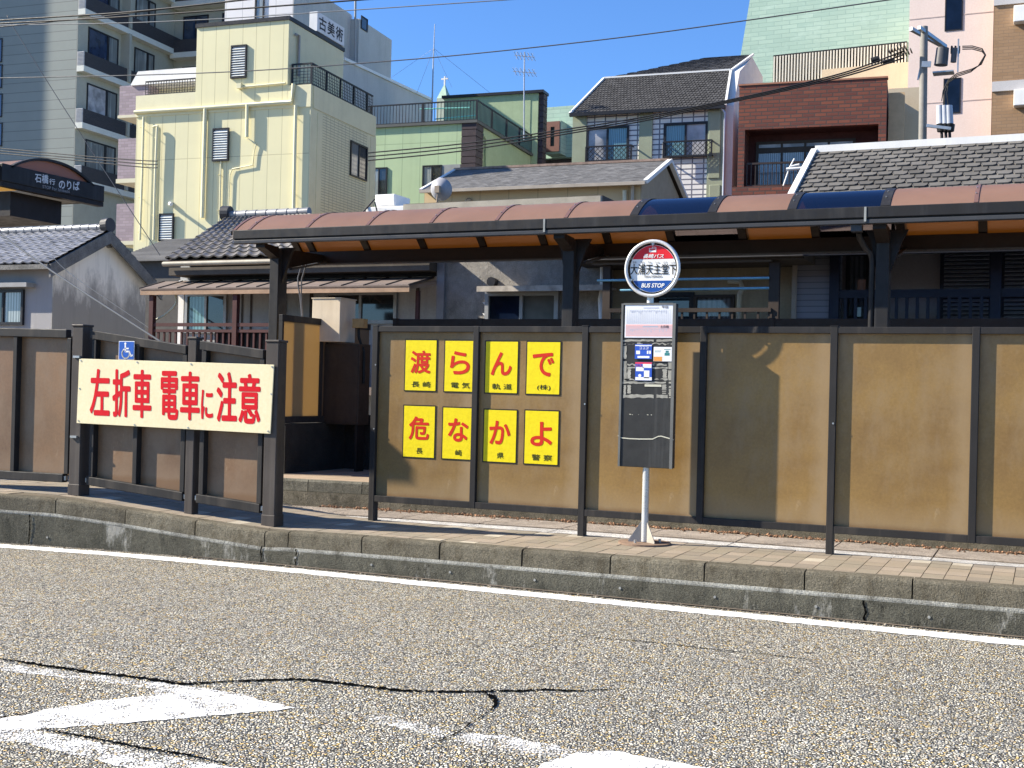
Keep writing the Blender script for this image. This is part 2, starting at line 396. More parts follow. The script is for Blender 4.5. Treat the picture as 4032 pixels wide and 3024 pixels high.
# little form-tie rings in the kerb wall
kr = MB()
for x in (-9.6, -8.7, -6.0, -5.23, -4.48, -3.72, -3.0, -2.25, -1.5, -.72, 0.0):
    y = [a[1]+(b[1]-a[1])*(x-a[0])/(b[0]-a[0]) for a, b in zip(KX[:-1], KX[1:]) if a[0] <= x <= b[0]][0]
    kr.tube([(x, y+.01, .08), (x, y-.004, .08)], [.011, .010], 10)
struct(kr.build("kerb_tie_holes", M("tie_grey", (.3, .3, .28), .9)))
kd = MB()
for x in (-8.9, -6.36, -6.0, -1.15):
    y = [a[1]+(b[1]-a[1])*(x-a[0])/(b[0]-a[0]) for a, b in zip(KX[:-1], KX[1:]) if a[0] <= x <= b[0]][0]
    h = .30 if x < -8 else .16
    z = 0.0; xx = x; w = .012
    pp = []
    while z < h:
        pp.append((xx, z, w*(.5+random.random()))); z += .012; xx += random.uniform(-.006, .006)
    for (a, za, wa), (b, zb, wb) in zip(pp[:-1], pp[1:]):
        kd.poly([(a-wa/2, y-.003, za), (a+wa/2, y-.003, za), (b+wb/2, y-.003, zb), (b-wb/2, y-.003, zb)])
struct(kd.build("kerb_crack", MATS["crack_dark"]))

# paved strip behind the kerb, rising to the left as a ramp
def zs(x):  # surface height of the strip
    P = [(-30, .455), (-8.85, .455), (-7.4, .352), (-6.35, .297), (-5.3, .30), (8, .335)]
    for (a, za), (b, zb) in zip(P[:-1], P[1:]):
        if a <= x <= b: return za+(zb-za)*(x-a)/(b-a)
    return .335
def yb(x):  # back edge of the strip
    P = [(-30, 11.4), (-9, 10.95), (-7.3, 10.62), (-5.95, 10.29), (8, 10.29)]
    for (a, za), (b, zb) in zip(P[:-1], P[1:]):
        if a <= x <= b: return za+(zb-za)*(x-a)/(b-a)
    return 10.29
def yk(x):
    for a, b in zip(KX[:-1], KX[1:]):
        if a[0] <= x <= b[0]: return a[1]+(b[1]-a[1])*(x-a[0])/(b[0]-a[0])
    return 8.94
pv = MB(); xs = [-16+i*.155 for i in range(int(21/.155))]
gp = .003
for i in range(len(xs)-1):
    a, b = xs[i], xs[i+1]; y = 9.07 if a > -9.4 else 8.2
    j = 0
    while y < 10.6 if a < -5.9 else y < 10.25:
        y1 = y+.2; dz = random.uniform(-.002, .002); off = 0
        ym = min(y1, yb((a+b)/2)-.01)
        y0 = max(y, yk((a+b)/2)+.153)
        if ym-y0 > .02:
            pv.add([(a+gp, y0+gp, zs(a)-.01), (b-gp, y0+gp, zs(b)-.01), (b-gp, ym-gp, zs(b)-.01), (a+gp, ym-gp, zs(a)-.01),
                    (a+gp, y0+gp, zs(a)+dz), (b-gp, y0+gp, zs(b)+dz), (b-gp, ym-gp, zs(b)+dz), (a+gp, ym-gp, zs(a)+dz)],
                   [(4, 5, 6, 7), (0, 1, 5, 4), (1, 2, 6, 5), (2, 3, 7, 6), (3, 0, 4, 7)])
        y = y1; j += 1
def tilemat(name):
    mt, n, b = _nodes(name); co = _co(n); g = n.nodes.new("ShaderNodeNewGeometry")
    r = n.nodes.new("ShaderNodeValToRGB"); r.color_ramp.interpolation = 'CONSTANT'; el = r.color_ramp.elements
    el[0].color = (.235, .20, .145, 1); el[1].position = .35; el[1].color = (.265, .215, .155, 1)
    for p, c in ((.6, (.215, .18, .135)), (.8, (.295, .24, .18)), (.94, (.44, .39, .30))): q = el.new(p); q.color = (*c, 1)
    n.links.new(g.outputs["Random Per Island"], r.inputs[0])
    c = _mix(n, _math(n, 'MULTIPLY', _ramp(n, _noise(n, co, 2.2, 6, .7), .4, .7), .5), r.outputs[0], (.2, .16, .11))
    c = _mix(n, .2, c, _ramp(n, _noise(n, co, 160, 3), .3, .7), 'OVERLAY')
    n.links.new(c, b.inputs["Base Color"]); b.inputs["Roughness"].default_value = .85; _bump(n, b, _noise(n, co, 200, 3), .3, .004)
    return mt
struct(pv.build("bus_stop_pavement", tilemat("paving_tiles")))
bd = MB()
xs2 = [-16, -12.5, -10.5, -9.4, -8.85, -8.63, -7.86, -7.4, -7.09, -6.35, -6.09, -5.95, -5.3, -4, -2, 0, 2, 5]
for a, b in zip(xs2[:-1], xs2[1:]):
    A = [(a, yk(a)+.12, -.03), (a, yk(a)+.12, zs(a)-.006), (a, yb(a), zs(a)-.006), (a, yb(a), -.03)]
    B = [(b, yk(b)+.12, -.03), (b, yk(b)+.12, zs(b)-.006), (b, yb(b), zs(b)-.006), (b, yb(b), -.03)]
    bd.add(A+B, [(0, 4, 5, 1), (1, 5, 6, 2), (2, 6, 7, 3)])
struct(bd.build("pavement_bed", M("joint_sand", (.14, .115, .08), .95, .3, 8)))

# tram track between the strip and the far platform
TZ = .04
def yf(x):  # far platform edge
    P = [(-40, 11.5), (-9.2, 13.2), (-7.9, 13.38), (-5, 13.6), (10, 13.6)]
    for (a, za), (b, zb) in zip(P[:-1], P[1:]):
        if a <= x <= b: return za+(zb-za)*(x-a)/(b-a)
    return 13.6
tb = MB(); tb.poly([(-40, 8.9, TZ-.03), (12, 8.9, TZ-.03), (12, 14, TZ-.03), (-40, 14, TZ-.03)])
struct(tb.build("trackbed", M("trackbed_dirt", (.16, .13, .10), .95, .4, 3)))
RY = lambda x, k: yf(x)-.88-k
def strip_slabs(name, k0, k1, L, mat, z):
    mb = MB(); x = -14.0
    while x < 6:
        a, b = x+.008, x+L-.008
        mb.add([(a, RY(a, k0), z-.03), (b, RY(b, k0), z-.03), (b, RY(b, k1), z-.03), (a, RY(a, k1), z-.03),
                (a, RY(a, k0), z), (b, RY(b, k0), z), (b, RY(b, k1), z), (a, RY(a, k1), z)], [(4, 5, 6, 7), (0, 1, 5, 4), (1, 2, 6, 5), (2, 3, 7, 6), (3, 0, 4, 7)])
        x += L
    return struct(mb.build(name, mat))
strip_slabs("track_paving", 1.36, .05, 1.0, SLABW, TZ)
strip_slabs("track_paving", -.06, -.74, 1.0, SLAB, TZ)
strip_slabs("track_paving", 2.4, 1.5, 1.0, SLAB, TZ)
rl = MB(); 
for k in (0, 1.435):
    for i in range(40):
        a, b = -14+i*.5, -13.5+i*.5
        for k0, k1, z in ((k+.035, k-.015, TZ-.006), (k-.035, k-.05, TZ-.004)):
            rl.poly([(a, RY(a, k0), z), (b, RY(b, k0), z), (b, RY(b, k1), z), (a, RY(a, k1), z)])
struct(rl.build("tram_rail", M("rail_steel", (.10, .075, .065), .45, .4, 6, metal=.6)))
# debris along the foot of the far kerb
db = MB()
for _ in range(1500):
    x = random.uniform(-8.5, 2); y = yf(x)-abs(random.gauss(0, .09))-.01; s = random.choice((.007, .01, .012, .018))*random.uniform(.6, 1.4)
    c = Vector((x, y, TZ+s*.4))
    vs = [c+Vector(v)*s*random.uniform(.7, 1.3) for v in ((1.2, 0, 0), (-1.2, 0, 0), (0, 1, 0), (0, -1, 0), (0, 0, .8), (0, 0, -.8))]
    db.add(vs, [(0, 2, 4), (2, 1, 4), (1, 3, 4), (3, 0, 4), (2, 0, 5), (1, 2, 5), (3, 1, 5), (0, 3, 5)])
tag(db.build("gravel", M("debris", (.30, .17, .10), .95, .4, 40, isl=.7)), "gravel and dry leaves along the foot of the far platform", "gravel", kind="stuff")

kg = MB()
for _ in range(2600):
    x = random.uniform(-11, 2.5); y = yk(x)-abs(random.gauss(0, .035))-.004; s = random.choice((.003, .004, .005, .006, .009))*random.uniform(.6, 1.3); c = Vector((x, y, s*.4))
    vs = [c+Vector(v)*s*random.uniform(.7, 1.3) for v in ((1.2, 0, 0), (-1.2, 0, 0), (0, 1, 0), (0, -1, 0), (0, 0, .8), (0, 0, -.8))]
    kg.add(vs, [(0, 2, 4), (2, 1, 4), (1, 3, 4), (3, 0, 4), (2, 0, 5), (1, 2, 5), (3, 1, 5), (0, 3, 5)])
tag(kg.build("gravel", M("kerb_grit", (.34, .29, .22), .95, .4, 40, isl=.6)), "grit lying along the foot of the kerb beside the white line", "gravel", kind="stuff")

# far platform
FZ = .36
fp = MB(); fxs = [-40, -20, -12, -9.2, -7.9, -6, -5, -2, 0, 3, 8]
for a, b in zip(fxs[:-1], fxs[1:]):
    fp.poly([(a, yf(a)+.12, FZ), (b, yf(b)+.12, FZ), (b, 16.5, FZ), (a, 16.5, FZ)])
    fp.poly([(a, 16.5, FZ), (b, 16.5, FZ), (b, 16.5, -.05), (a, 16.5, -.05)])
struct(fp.build("tram_platform", BR("platform_paving", (.40, .31, .22), (.36, .27, .19), (.2, .16, .11), .3, .3, .006, .85, 0, .2, .3)))
fk = MB(); fs_ = MB()
X = -14.0
while X < 6:
    b = X+.75
    for mb, prof in ((fs_, [(0, TZ-.03), (.0, FZ-.15), (.14, FZ-.15), (.14, TZ-.03)]), (fk, [(.018, FZ-.145), (.02, FZ-.02), (.04, FZ+.002), (.16, FZ+.002), (.16, FZ-.145)])):
        gpp = .005 if mb is fk else 0
        A = [Vector((X+gpp, yf(X)+dy, z)) for dy, z in prof]; B = [Vector((b-gpp, yf(b)+dy, z)) for dy, z in prof]; n = len(prof)
        mb.add(A+B, [(j, n+j, n+j+1, j+1) for j in range(n-1)] + [tuple(range(n)), tuple(range(2*n-1, n-1, -1))])
    X = b
struct(fs_.build("platform_wall", CONCF)); struct(fk.build("platform_kerb", concrete("far_kerb_stone", (.20, .19, .15), .6, (.06, .055, .04), .3)))
lane = MB(); lane.poly([(-60, 16.5, .02), (40, 16.5, .02), (40, 30, .02), (-60, 30, .02)])
struct(lane.build("lane", M("lane_asphalt", (.22, .21, .19), .9, .3, 2)))

# ================================================================== STREET FURNITURE
FENCE = M("fence_metal", (.030, .028, .027), .55, .25, 3, spec=.2, bump=.05, bscale=30, streak=.35, grime=(.12, .10, .08))
FENCE2 = M("fence_metal_brown", (.062, .051, .044), .5, .25, 3, spec=.25, streak=.4, grime=(.15, .13, .11))
STEEL = M("galvanised", (.45, .45, .44), .35, .25, 8, metal=.7)
BOLT = M("bolt_steel", (.5, .5, .48), .35, .2, 10, metal=.8)
def panelmat(name, col, col2, edge, rim=0):
    mt, n, b = _nodes(name); co = _co(n)
    c = _mix(n, _ramp(n, _noise(n, co, 1.3, 6, .62), .38, .62), col, col2)
    c = _mix(n, .14, c, _ramp(n, _noise(n, co, 45, 5, .75), .3, .7), 'OVERLAY')
    oi = n.nodes.new('ShaderNodeObjectInfo'); c = _mix(n, 1.0, c, _ramp(n, oi.outputs['Random'], 0, 1, (.82, .82, .86, 1), (1.06, 1.06, 1.0, 1)), 'MULTIPLY')
    c = _mix(n, _math(n, 'MULTIPLY', _ramp(n, _noise(n, co, 2.0, 6, .75, (1, 1, .5)), .46, .64), .6), c, edge)
    # dust settled in a band above the bottom rail and along the right edge of each sheet
    sx = n.nodes.new("ShaderNodeSeparateXYZ"); uvn = n.nodes.new("ShaderNodeUVMap"); n.links.new(co, sx.inputs[0])
    d = _ramp(n, _math(n, 'ADD', sx.outputs[2], _math(n, 'MULTIPLY', _noise(n, co, 3, 5), .22)), .13, .34, (1, 1, 1, 1), (0, 0, 0, 1))
    c = _mix(n, _math(n, 'MULTIPLY', d, .55), c, mul(edge, 1.1))
    d2 = _ramp(n, _math(n, 'ADD', sx.outputs[2], _math(n, 'MULTIPLY', _noise(n, co, 9, 5), .05)), .025, .065, (1, 1, 1, 1), (0, 0, 0, 1))
    c = _mix(n, _math(n, 'MULTIPLY', d2, .6), c, (.16, .08, .03))
    if rim:
        e1 = _ramp(n, _math(n, 'ADD', sx.outputs[0], _math(n, 'MULTIPLY', _noise(n, co, 3, 6), .22)), .45, .56); c = _mix(n, _math(n, 'MULTIPLY', e1, .55), c, mul(edge, 1.25))
    sc = _ramp(n, _noise(n, co, 6, 8, .8, (1, 1, .3)), .62, .7)
    c = _mix(n, _math(n, 'MULTIPLY', sc, .18), c, (.55, .45, .3))
    n.links.new(c, b.inputs["Base Color"]); b.inputs["Roughness"].default_value = .42; b.inputs["Specular IOR Level"].default_value = .4
    _bump(n, b, _noise(n, co, 35, 4), .06, .01)
    return mt
PANEL = panelmat("brown_panel", (.27, .165, .052), (.195, .115, .040), (.26, .185, .10), 1)
PANELG = panelmat("faded_panel", (.205, .118, .062), (.155, .092, .05), (.21, .145, .092))

# --- the tall panel fence on the right (posts every 1.08 m)
BY = 10.2
T = thing("panel_fence", "tall brown panel fence in a dark metal frame behind the bus stop sign", "fence", Frame((-5.95, BY, .29)))
PXS = [-5.965, -4.88, -3.795, -2.71, -1.61, -.515, .57, 1.655, 2.74]
hw = .029
posts = []
for i, x in enumerate(PXS):
    mb = MB(); u = x+5.95; leg = (i % 2 == 0)
    mb.box(u-hw, u+hw, -.045, .045, 0 if leg else .195, 1.898)
    if leg: mb.box(u-hw-.003, u+hw+.003, -.048, .048, 1.898, 1.904)
    mb.build("post", FENCE, T, bevel=.004)
mb = MB()
for a, b in zip(PXS[:-1], PXS[1:]):
    MB().box(a+5.95+hw, b+5.95-hw, -.042, .03, 1.842, 1.896).build("top_rail", FENCE, T, bevel=.003)
    MB().box(a+5.95+hw, b+5.95-hw, -.042, .03, .195, .255).build("bottom_rail", FENCE, T, bevel=.003)
for a, b in zip(PXS[:-1], PXS[1:]):
    o = MB().box(-.5, .5, 0, .012, 0, 1.587).build("panel", PANEL, T)
    o.location = ((a+b)/2+5.95, -.003, .255); o.scale = ((b-a-2*hw)/1.0, 1, 1)
mb = MB()
for x, z in ((-5.95, 1.52), (-5.95, .9), (-3.78, 1.2), (-1.6, 1.1)): mb.tube([(x+5.95, -.046, z), (x+5.95, -.052, z)], .008, 8)
mb.build("screw", BOLT, T)

# --- posters stuck on the first two panels
YEL = M("poster_yellow", (.80, .64, .006), .5, spec=.25, var=.12, scale=30, bump=.15, bscale=25)
RED = M("poster_red", (.58, .025, .010), .6, .08, 10, spec=.2)
BLK = M("ink_black", (.012, .012, .012), .5, .1, 10)
J = lambda x, y: (1400+x*.6028, 1200+y*.6028)
PS = [("渡", "長 崎", (322, 222), (538, 228), (528, 571), (318, 564), .30, "kanji for cross, upper row"),
      ("ら", "電 気", (582, 226), (792, 231), (785, 575), (573, 573), .32, "hiragana ra, upper row"),
      ("ん", "軌 道", (848, 232), (1070, 235), (1060, 588), (838, 578), .36, "hiragana n, upper row"),
      ("で", "(株)", (1118, 234), (1345, 238), (1338, 594), (1108, 588), .36, "hiragana de, upper row"),
      ("危", "長", (315, 652), (528, 658), (517, 1008), (302, 998), .32, "kanji for danger, lower row"),
      ("な", "崎", (568, 662), (782, 672), (774, 1018), (560, 1012), .33, "hiragana na, lower row"),
      ("か", "県", (838, 680), (1060, 682), (1052, 1038), (826, 1030), .34, "hiragana ka, lower row"),
      ("よ", "警 察", (1107, 683), (1335, 690), (1325, 1052), (1092, 1045), .34, "hiragana yo, lower row")]
ring = {"ん": (.16, .40, .70, .42), }
for ch, sub, a, b, c, d, hh, desc in PS:
    yp = BY-.006
    A, B, C_, D_ = [WF.F(*J(*q), yp) for q in (a, b, c, d)]
    x0, x1 = (A.x+D_.x)/2, (B.x+C_.x)/2; z1, z0 = (A.z+B.z)/2, (C_.z+D_.z)/2
    w, h = x1-x0, z1-z0
    fr = Frame((x0, yp, z0))
    T = thing("warning_poster", "yellow poster with the red character %s, %s" % (ch, desc), "poster", fr, "yellow warning posters on the fence panels")
    MB().box(0, w, -.0015, 0, 0, h).build("border", BLK, T)
    MB().box(.011, w-.011, -.003, -.0015, .011, h-.011).build("sheet", YEL, T)
    cw = w*.62 if ch != "で" else w*.62
    mb = MB(); letter(mb, ch, (w*.5-cw/2, -.0042, h*.345), (w*.5+cw/2, -.0042, h*.345), (w*.5-cw/2, -.0042, h*.785), .026)
    mb.build("main_character", RED, T)
    sw = w*(.58 if len(sub) > 2 else (.2)); 
    if sub == "(株)": sw = w*.38
    mb = MB(); letter(mb, sub, (w*.53-sw/2, -.0042, h*.085), (w*.53+sw/2, -.0042, h*.085), (w*.53-sw/2, -.0042, h*.195), .003)
    mb.build("small_characters", BLK, T)

# --- ramp fence on the left: square posts, sloping rails
RYF = 9.2
def ramp_post(fr, h, w, label, sleeve=True):
    T = thing("fence_post", label, "post", fr, "square posts of the ramp fence")
    MB().box(-w/2, w/2, -w/2, w/2, 0, h).build("shaft", FENCE2, T, bevel=.006)
    MB().box(-w/2-.008, w/2+.008, -w/2-.008, w/2+.008, h, h+.022).build("cap", FENCE2, T, bevel=.006)
    if sleeve: MB().box(-w/2-.006, w/2+.006, -w/2-.006, w/2+.006, 0, .115).build("foot_sleeve", FENCE2, T, bevel=.005)
    return T
p3 = WF.F(1050, 2070, 9.16); ramp_post(Frame((-6.46, 9.235, .29)), 1.69, .135, "square brown post standing at the kerb right of the big red lettered board")
ramp_post(Frame((-8.775, 9.235, .445)), 1.675, .135, "square brown post standing at the kerb left of the big red lettered board")
ramp_post(Frame((-7.395, 9.25, .345)), 1.66, .095, "narrower fence post hidden mostly behind the big red lettered board", False)
def ramp_panel(label, tl, tr, bl, br, stiles, Y=9.235):
    """one bay: top and bottom rails between pixels, stiles, brown sheets between them"""
    TL, TR, BL, BR_ = [WF.F(*q, Y) for q in (tl, tr, bl, br)]
    fr = Frame((TL.x, Y, BL.z)); L = fr.loc
    T = thing("ramp_fence", label, "fence", fr, "bays of the ramp fence")
    TL, TR, BL, BR_ = L(TL), L(TR), L(BL), L(BR_)
    x0, x1 = TL.x, TR.x
    zt = lambda x: TL.z+(TR.z-TL.z)*(x-x0)/(x1-x0); zb = lambda x: BL.z+(BR_.z-BL.z)*(x-x0)/(x1-x0)
    th = .085
    mb = MB(); mb.prism([(x0, -.035, zt(x0)), (x1, -.035, zt(x1)), (x1, -.035, zt(x1)-th), (x0, -.035, zt(x0)-th)], (0, .07, 0)); mb.build("top_rail", FENCE, T, bevel=.006)
    mb = MB(); mb.prism([(x0, -.035, zb(x0)), (x1, -.035, zb(x1)), (x1, -.035, zb(x1)-th), (x0, -.035, zb(x0)-th)], (0, .07, 0)); mb.build("bottom_rail", FENCE, T, bevel=.006)
    sx = [WF.F(q, 1500, Y).x-fr.o.x for q in stiles]
    for x in sx:
        mb = MB(); mb.prism([(x-.026, -.028, zb(x)), (x+.026, -.028, zb(x)), (x+.026, -.028, zt(x)-th), (x-.026, -.028, zt(x)-th)], (0, .085, 0)); mb.build("stile", FENCE, T, bevel=.004)
    for a, b in zip(sx[:-1], sx[1:]):
        mb = MB(); mb.prism([(a+.022, .038, zb(a)-.02), (b-.022, .038, zb(b)-.02), (b-.022, .038, zt(b)-th+.02), (a+.022, .038, zt(a)-th+.02)], (0, .01, 0)); mb.build("panel", PANELG, T)
    for x in (x0-.025, x1-.015): MB().box(x, x+.04, -.02, .02, zb(x)-.065, zb(x)-.02).build("bracket", BOLT, T, bevel=.003)
    return T
ramp_panel("level bay of brown fence left of the left square post", (-330, 1284), (272, 1298), (-330, 1834), (262, 1866), (-300, -128, 64, 276))
ramp_panel("sloping bay of brown fence behind the wheelchair sign", (364, 1300), (742, 1361), (342, 1874), (702, 1936), (374, 545, 733))
ramp_panel("sloping bay of brown fence behind the right end of the big lettered board", (796, 1342), (1046, 1378), (772, 1943), (1020, 1983), (808, 1037))

# wheelchair sign
BLUE = M("sign_blue", (.02, .10, .42), .4, .1, 8); WHITE = M("sign_white", (.80, .80, .78), .4, .08, 8)
G_ = lambda x, y: (x*.6027, 1200+y*.6027)
YW = 9.185
A, B, C_ = WF.F(*G_(779, 237), YW), WF.F(*G_(880, 239), YW), WF.F(*G_(775, 358), YW)
w, h = B.x-A.x, A.z-C_.z
T = thing("wheelchair_sign", "small blue square sign with a white wheelchair symbol above the big lettered board", "sign", Frame((C_.x, YW, C_.z)))
MB().box(0, w, -.002, .003, 0, h).build("plate", WHITE, T)
MB().box(.006, w-.006, -.004, -.002, .006, h-.006).build("blue_field", BLUE, T)
mb = MB(); yy = -.0052
def disc(mb, cx, cz, r, y, n=20): mb.poly([(cx+r*math.cos(2*math.pi*i/n), y, cz+r*math.sin(2*math.pi*i/n)) for i in range(n)])
def strokes(mb, pts, wd, y):
    for (a, b), (c, d) in zip(pts[:-1], pts[1:]):
        v = Vector((c-a, 0, d-b)); k = Vector((-v.z, 0, v.x)).normalized()*wd/2
        p, q = Vector((a, y, b)), Vector((c, y, d)); e = v.normalized()*wd*.25
        mb.poly([p-k-e, q-k+e, q+k+e, p+k-e])
disc(mb, w*.43, h*.86, w*.065, yy)
strokes(mb, [(w*.43, h*.76), (w*.45, h*.44), (w*.70, h*.44), (w*.80, h*.20), (w*.90, h*.24)], w*.085, yy)
strokes(mb, [(w*.44, h*.60), (w*.64, h*.60)], w*.07, yy)
cxw, czw, rw = w*.47, h*.33, w*.24
strokes(mb, [(cxw+rw*math.cos(t), czw+rw*math.sin(t)) for t in [rad(120+i*15) for i in range(17)]], w*.075, yy)
mb.build("wheelchair_symbol", WHITE, T)

# big banner board
YB = 9.155
cor = [G_(503, 773), G_(1768, 843), G_(1792, 392), G_(520, 352)]
Wc = [WF.F(*q, YB) for q in cor]
fr = Frame((Wc[0].x, YB, Wc[0].z)); Lc = [fr.loc(p) for p in Wc]
T = thing("warning_board", "long cream board with big red characters on the left fence", "sign", fr)
CREAM = M("cream_board", (.80, .70, .44), .45, .10, 1.2, spec=.3, streak=.12, grime=(.6, .5, .3)); REDP = M("board_red", (.60, .008, .018), .7, .06, 8, spec=.12)
MB().prism([p+Vector((0, -.006, 0)) for p in Lc], (0, .012, 0)).build("board", CREAM, T, bevel=.002)
mb = MB()
for ch, x0, x1, y0, y1 in (("左", 585, 716, 418, 724), ("折", 732, 851, 421, 735), ("車", 865, 988, 424, 740), ("電", 1047, 1164, 432, 752), ("車", 1175, 1304, 436, 755),
                           ("に", 1312, 1391, 555, 748), ("注", 1412, 1547, 438, 767), ("意", 1556, 1700, 450, 778)):
    k = .045*(y1-y0)/2
    q = [fr.loc(WF.F(*G_(a, b), YB-.0075)) for a, b in ((x0-0, y1-(x1-x0)*.02), (x1-0, y1+(x1-x0)*.02), (x0+k*.5, y0-(x1-x0)*.01))]
    letter(mb, ch, *q, .020)
mb.build("lettering", REDP, T)
mb = MB()
for x, y in ((530, 365), (897, 375), (1248, 387), (1777, 405), (520, 547), (1772, 583), (513, 757), (879, 784), (1228, 803), (1752, 826)):
    p = fr.loc(WF.F(*G_(x, y), YB-.006)); mb.tube([p, p+Vector((0, -.005, 0))], .008, 8)
mb.build("bolt", BOLT, T)
for x, y in ((500, 340), (480, 862)):
    p = fr.loc(WF.F(*G_(x, y), 9.16)); MB().box(p.x-.03, p.x+.05, -.012, .02, p.z-.011, p.z+.011).build("clamp", STEEL, T)

# --- bus stop sign
SX, SY = -3.135, 9.97
fr = Frame((SX, SY, .305)); L = fr.loc
T = thing("bus_stop_sign", "round red white and blue bus stop sign above a dark timetable board", "bus stop")
T.location = fr.o
ALU = M("pole_metal", (.62, .62, .60), .30, .15, 6, metal=.35)
mb = MB(); mb.tube([(0, 0, .02), (0, 0, 2.15)], .0295, 20); mb.build("pole", ALU, T)
mb = MB(); mb.tube([(0, 0, 0), (0, 0, .016)], .225, 40, smooth=False); mb.build("base_plate", M("rusty_base", (.25, .17, .12), .75, .4, 8), T, bevel=.003)
for a in (200, 325, 80):
    c, s_ = math.cos(rad(a)), math.sin(rad(a)); k = Vector((-s_, c, 0))*.003
    mb = MB(); mb.prism([Vector((c*.028, s_*.028, .016))-k, Vector((c*.14, s_*.14, .016))-k, Vector((c*.14, s_*.14, .03))-k, Vector((c*.028, s_*.028, .20))-k], k*2); mb.build("gusset", M("base_paint", (.45, .41, .34), .5, .3, 6), T)
mb = MB()
for a in (250, 20, 140): mb.tube([(math.cos(rad(a))*.13, math.sin(rad(a))*.13, .016), (math.cos(rad(a))*.13, math.sin(rad(a))*.13, .045)], .012, 6)
mb.build("anchor_bolt", BOLT, T)
BYP = SY-.045      # face of the board
b0, b1, b2, b3 = [L(WF.F(*q, BYP)) for q in ((2433, 1836), (2651, 1846), (2655, 1194), (2452, 1196))]
bx0, bx1, bz0, bz1 = (b0.x+b3.x)/2, (b1.x+b2.x)/2, (b0.z+b1.z)/2, (b2.z+b3.z)/2
fy = -.045
mb = MB(); mb.box(bx0, bx1, fy, fy+.085, bz0, bz1)
BOARD = M("board_charcoal", (.036, .036, .035), .5, .35, 9, streak=.5, grime=(.11, .11, .105))
bo = mb.build("timetable_board", BOARD, T, bevel=.004)
def lz(px, py): return L(WF.F(px, py, BYP-.002))
L_ = lambda x, y: (2300+x*.4219, 900+y*.4219)
def patch(name, mat, x0, y0, x1, y1, dy=-.002, parent=None, th=.0015):
    p, q = lz(*L_(x0, y1)), lz(*L_(x1, y0)); mb = MB(); mb.box(p.x, q.x, fy+dy-th, fy+dy, p.z, q.z); return mb.build(name, mat, parent or T)
def rect(mb, x0, y0, x1, y1, dy, mi=0):
    p, q = lz(*L_(x0, y1)), lz(*L_(x1, y0)); mb.poly([(p.x, fy+dy, p.z), (q.x, fy+dy, p.z), (q.x, fy+dy, q.z), (p.x, fy+dy, q.z)], mi)
GREYF = M("board_frame_grey", (.16, .16, .15), .45, .25, 6)
mb = MB(); 
mb.box(bx0-.004, bx0+.014, fy-.008, fy, bz0, bz1); mb.box(bx1-.022, bx1+.004, fy-.008, fy, bz0, bz1); mb.box(bx0+.014, bx1-.022, fy-.008, fy, bz1-.012, bz1+.004)
mb.build("board_frame", GREYF, T)
PAPER = M("timetable_paper", (.78, .79, .82), .35, .08, 8); PINK = M("timetable_pink", (.80, .47, .45), .35, .08, 8)
GRYI = M("faint_print", (.50, .53, .62), .5, .1, 10); DARKI = M("dark_print", (.10, .07, .06), .5, .1, 10)
tt = patch("timetable_sheet", PAPER, 378, 708, 832, 1017, -.002)
mb = MB(); rect(mb, 388, 895, 826, 1005, -.0042); mb.build("weekend_field", PINK, tt)
mb = MB()
for i in range(15): rect(mb, 392, 765+i*8.5, 824, 767+i*8.5, -.0048)
for i in range(9): rect(mb, 392, 912+i*10, 824, 913.5+i*10, -.0048)
for i in range(24): rect(mb, 402+i*17.5, 752, 403.6+i*17.5, 886, -.0048); rect(mb, 402+i*17.5, 930, 403.6+i*17.5, 1000, -.0048)
for i in range(22):
    hgt = random.randint(5, 40); rect(mb, 430+i*16, 762, 436+i*16, 762+hgt, -.0049)
    hgt = random.randint(5, 32); rect(mb, 430+i*16, 936, 436+i*16, 936+hgt, -.0049)
rect(mb, 555, 735, 700, 745, -.0048); rect(mb, 548, 908, 690, 922, -.0048)
mb.build("timetable_print", GRYI, tt)
mb = MB()
p, q, r_ = lz(*L_(725, 745)), lz(*L_(782, 745)), lz(*L_(725, 722)); o = Vector((0, -.003, 0)); letter(mb, "平日", p+o, q+o, r_+o, .01)
p, q, r_ = lz(*L_(712, 928)), lz(*L_(790, 928)), lz(*L_(712, 903)); letter(mb, "土日祝", p+o, q+o, r_+o, .01)
mb.build("timetable_heading", DARKI, tt)
# peeled tape frames
TAPE = M("peeled_tape", (.40, .385, .33), .7, .45, 14)
def ragged(mb, x0, y0, x1, y1, n=14, j=9, dy=-.0022):
    pts = []
    hor = (x1-x0) > (y1-y0)
    if hor:
        for i in range(n+1): pts.append((x0+(x1-x0)*i/n, y0+random.uniform(0, j)))
        for i in range(n, -1, -1): pts.append((x0+(x1-x0)*i/n, y1-random.uniform(0, j)))
    else:
        for i in range(n+1): pts.append((x0+random.uniform(0, j), y0+(y1-y0)*i/n))
        for i in range(n, -1, -1): pts.append((x1-random.uniform(0, j), y0+(y1-y0)*i/n))
    for i in range(n):
        a, b, c, d = pts[i], pts[i+1], pts[2*n-i], pts[2*n+1-i]
        if random.random() < .1: continue
        P = [lz(*L_(*q)) for q in (a, b, c, d)]; mb.poly([(p.x, fy+dy, p.z) for p in P])
mb = MB()
ragged(mb, 362, 1032, 832, 1058, 18, 8); ragged(mb, 362, 1060, 835, 1092, 18, 22); ragged(mb, 362, 1095, 400, 1430); ragged(mb, 402, 1290, 780, 1312, 16, 10); ragged(mb, 402, 1255, 770, 1285, 16, 18)
ragged(mb, 400, 1312, 440, 1400); ragged(mb, 730, 1312, 775, 1400); ragged(mb, 780, 1245, 830, 1430); ragged(mb, 358, 1425, 815, 1450, 18, 8); ragged(mb, 372, 1395, 780, 1424, 16, 20)
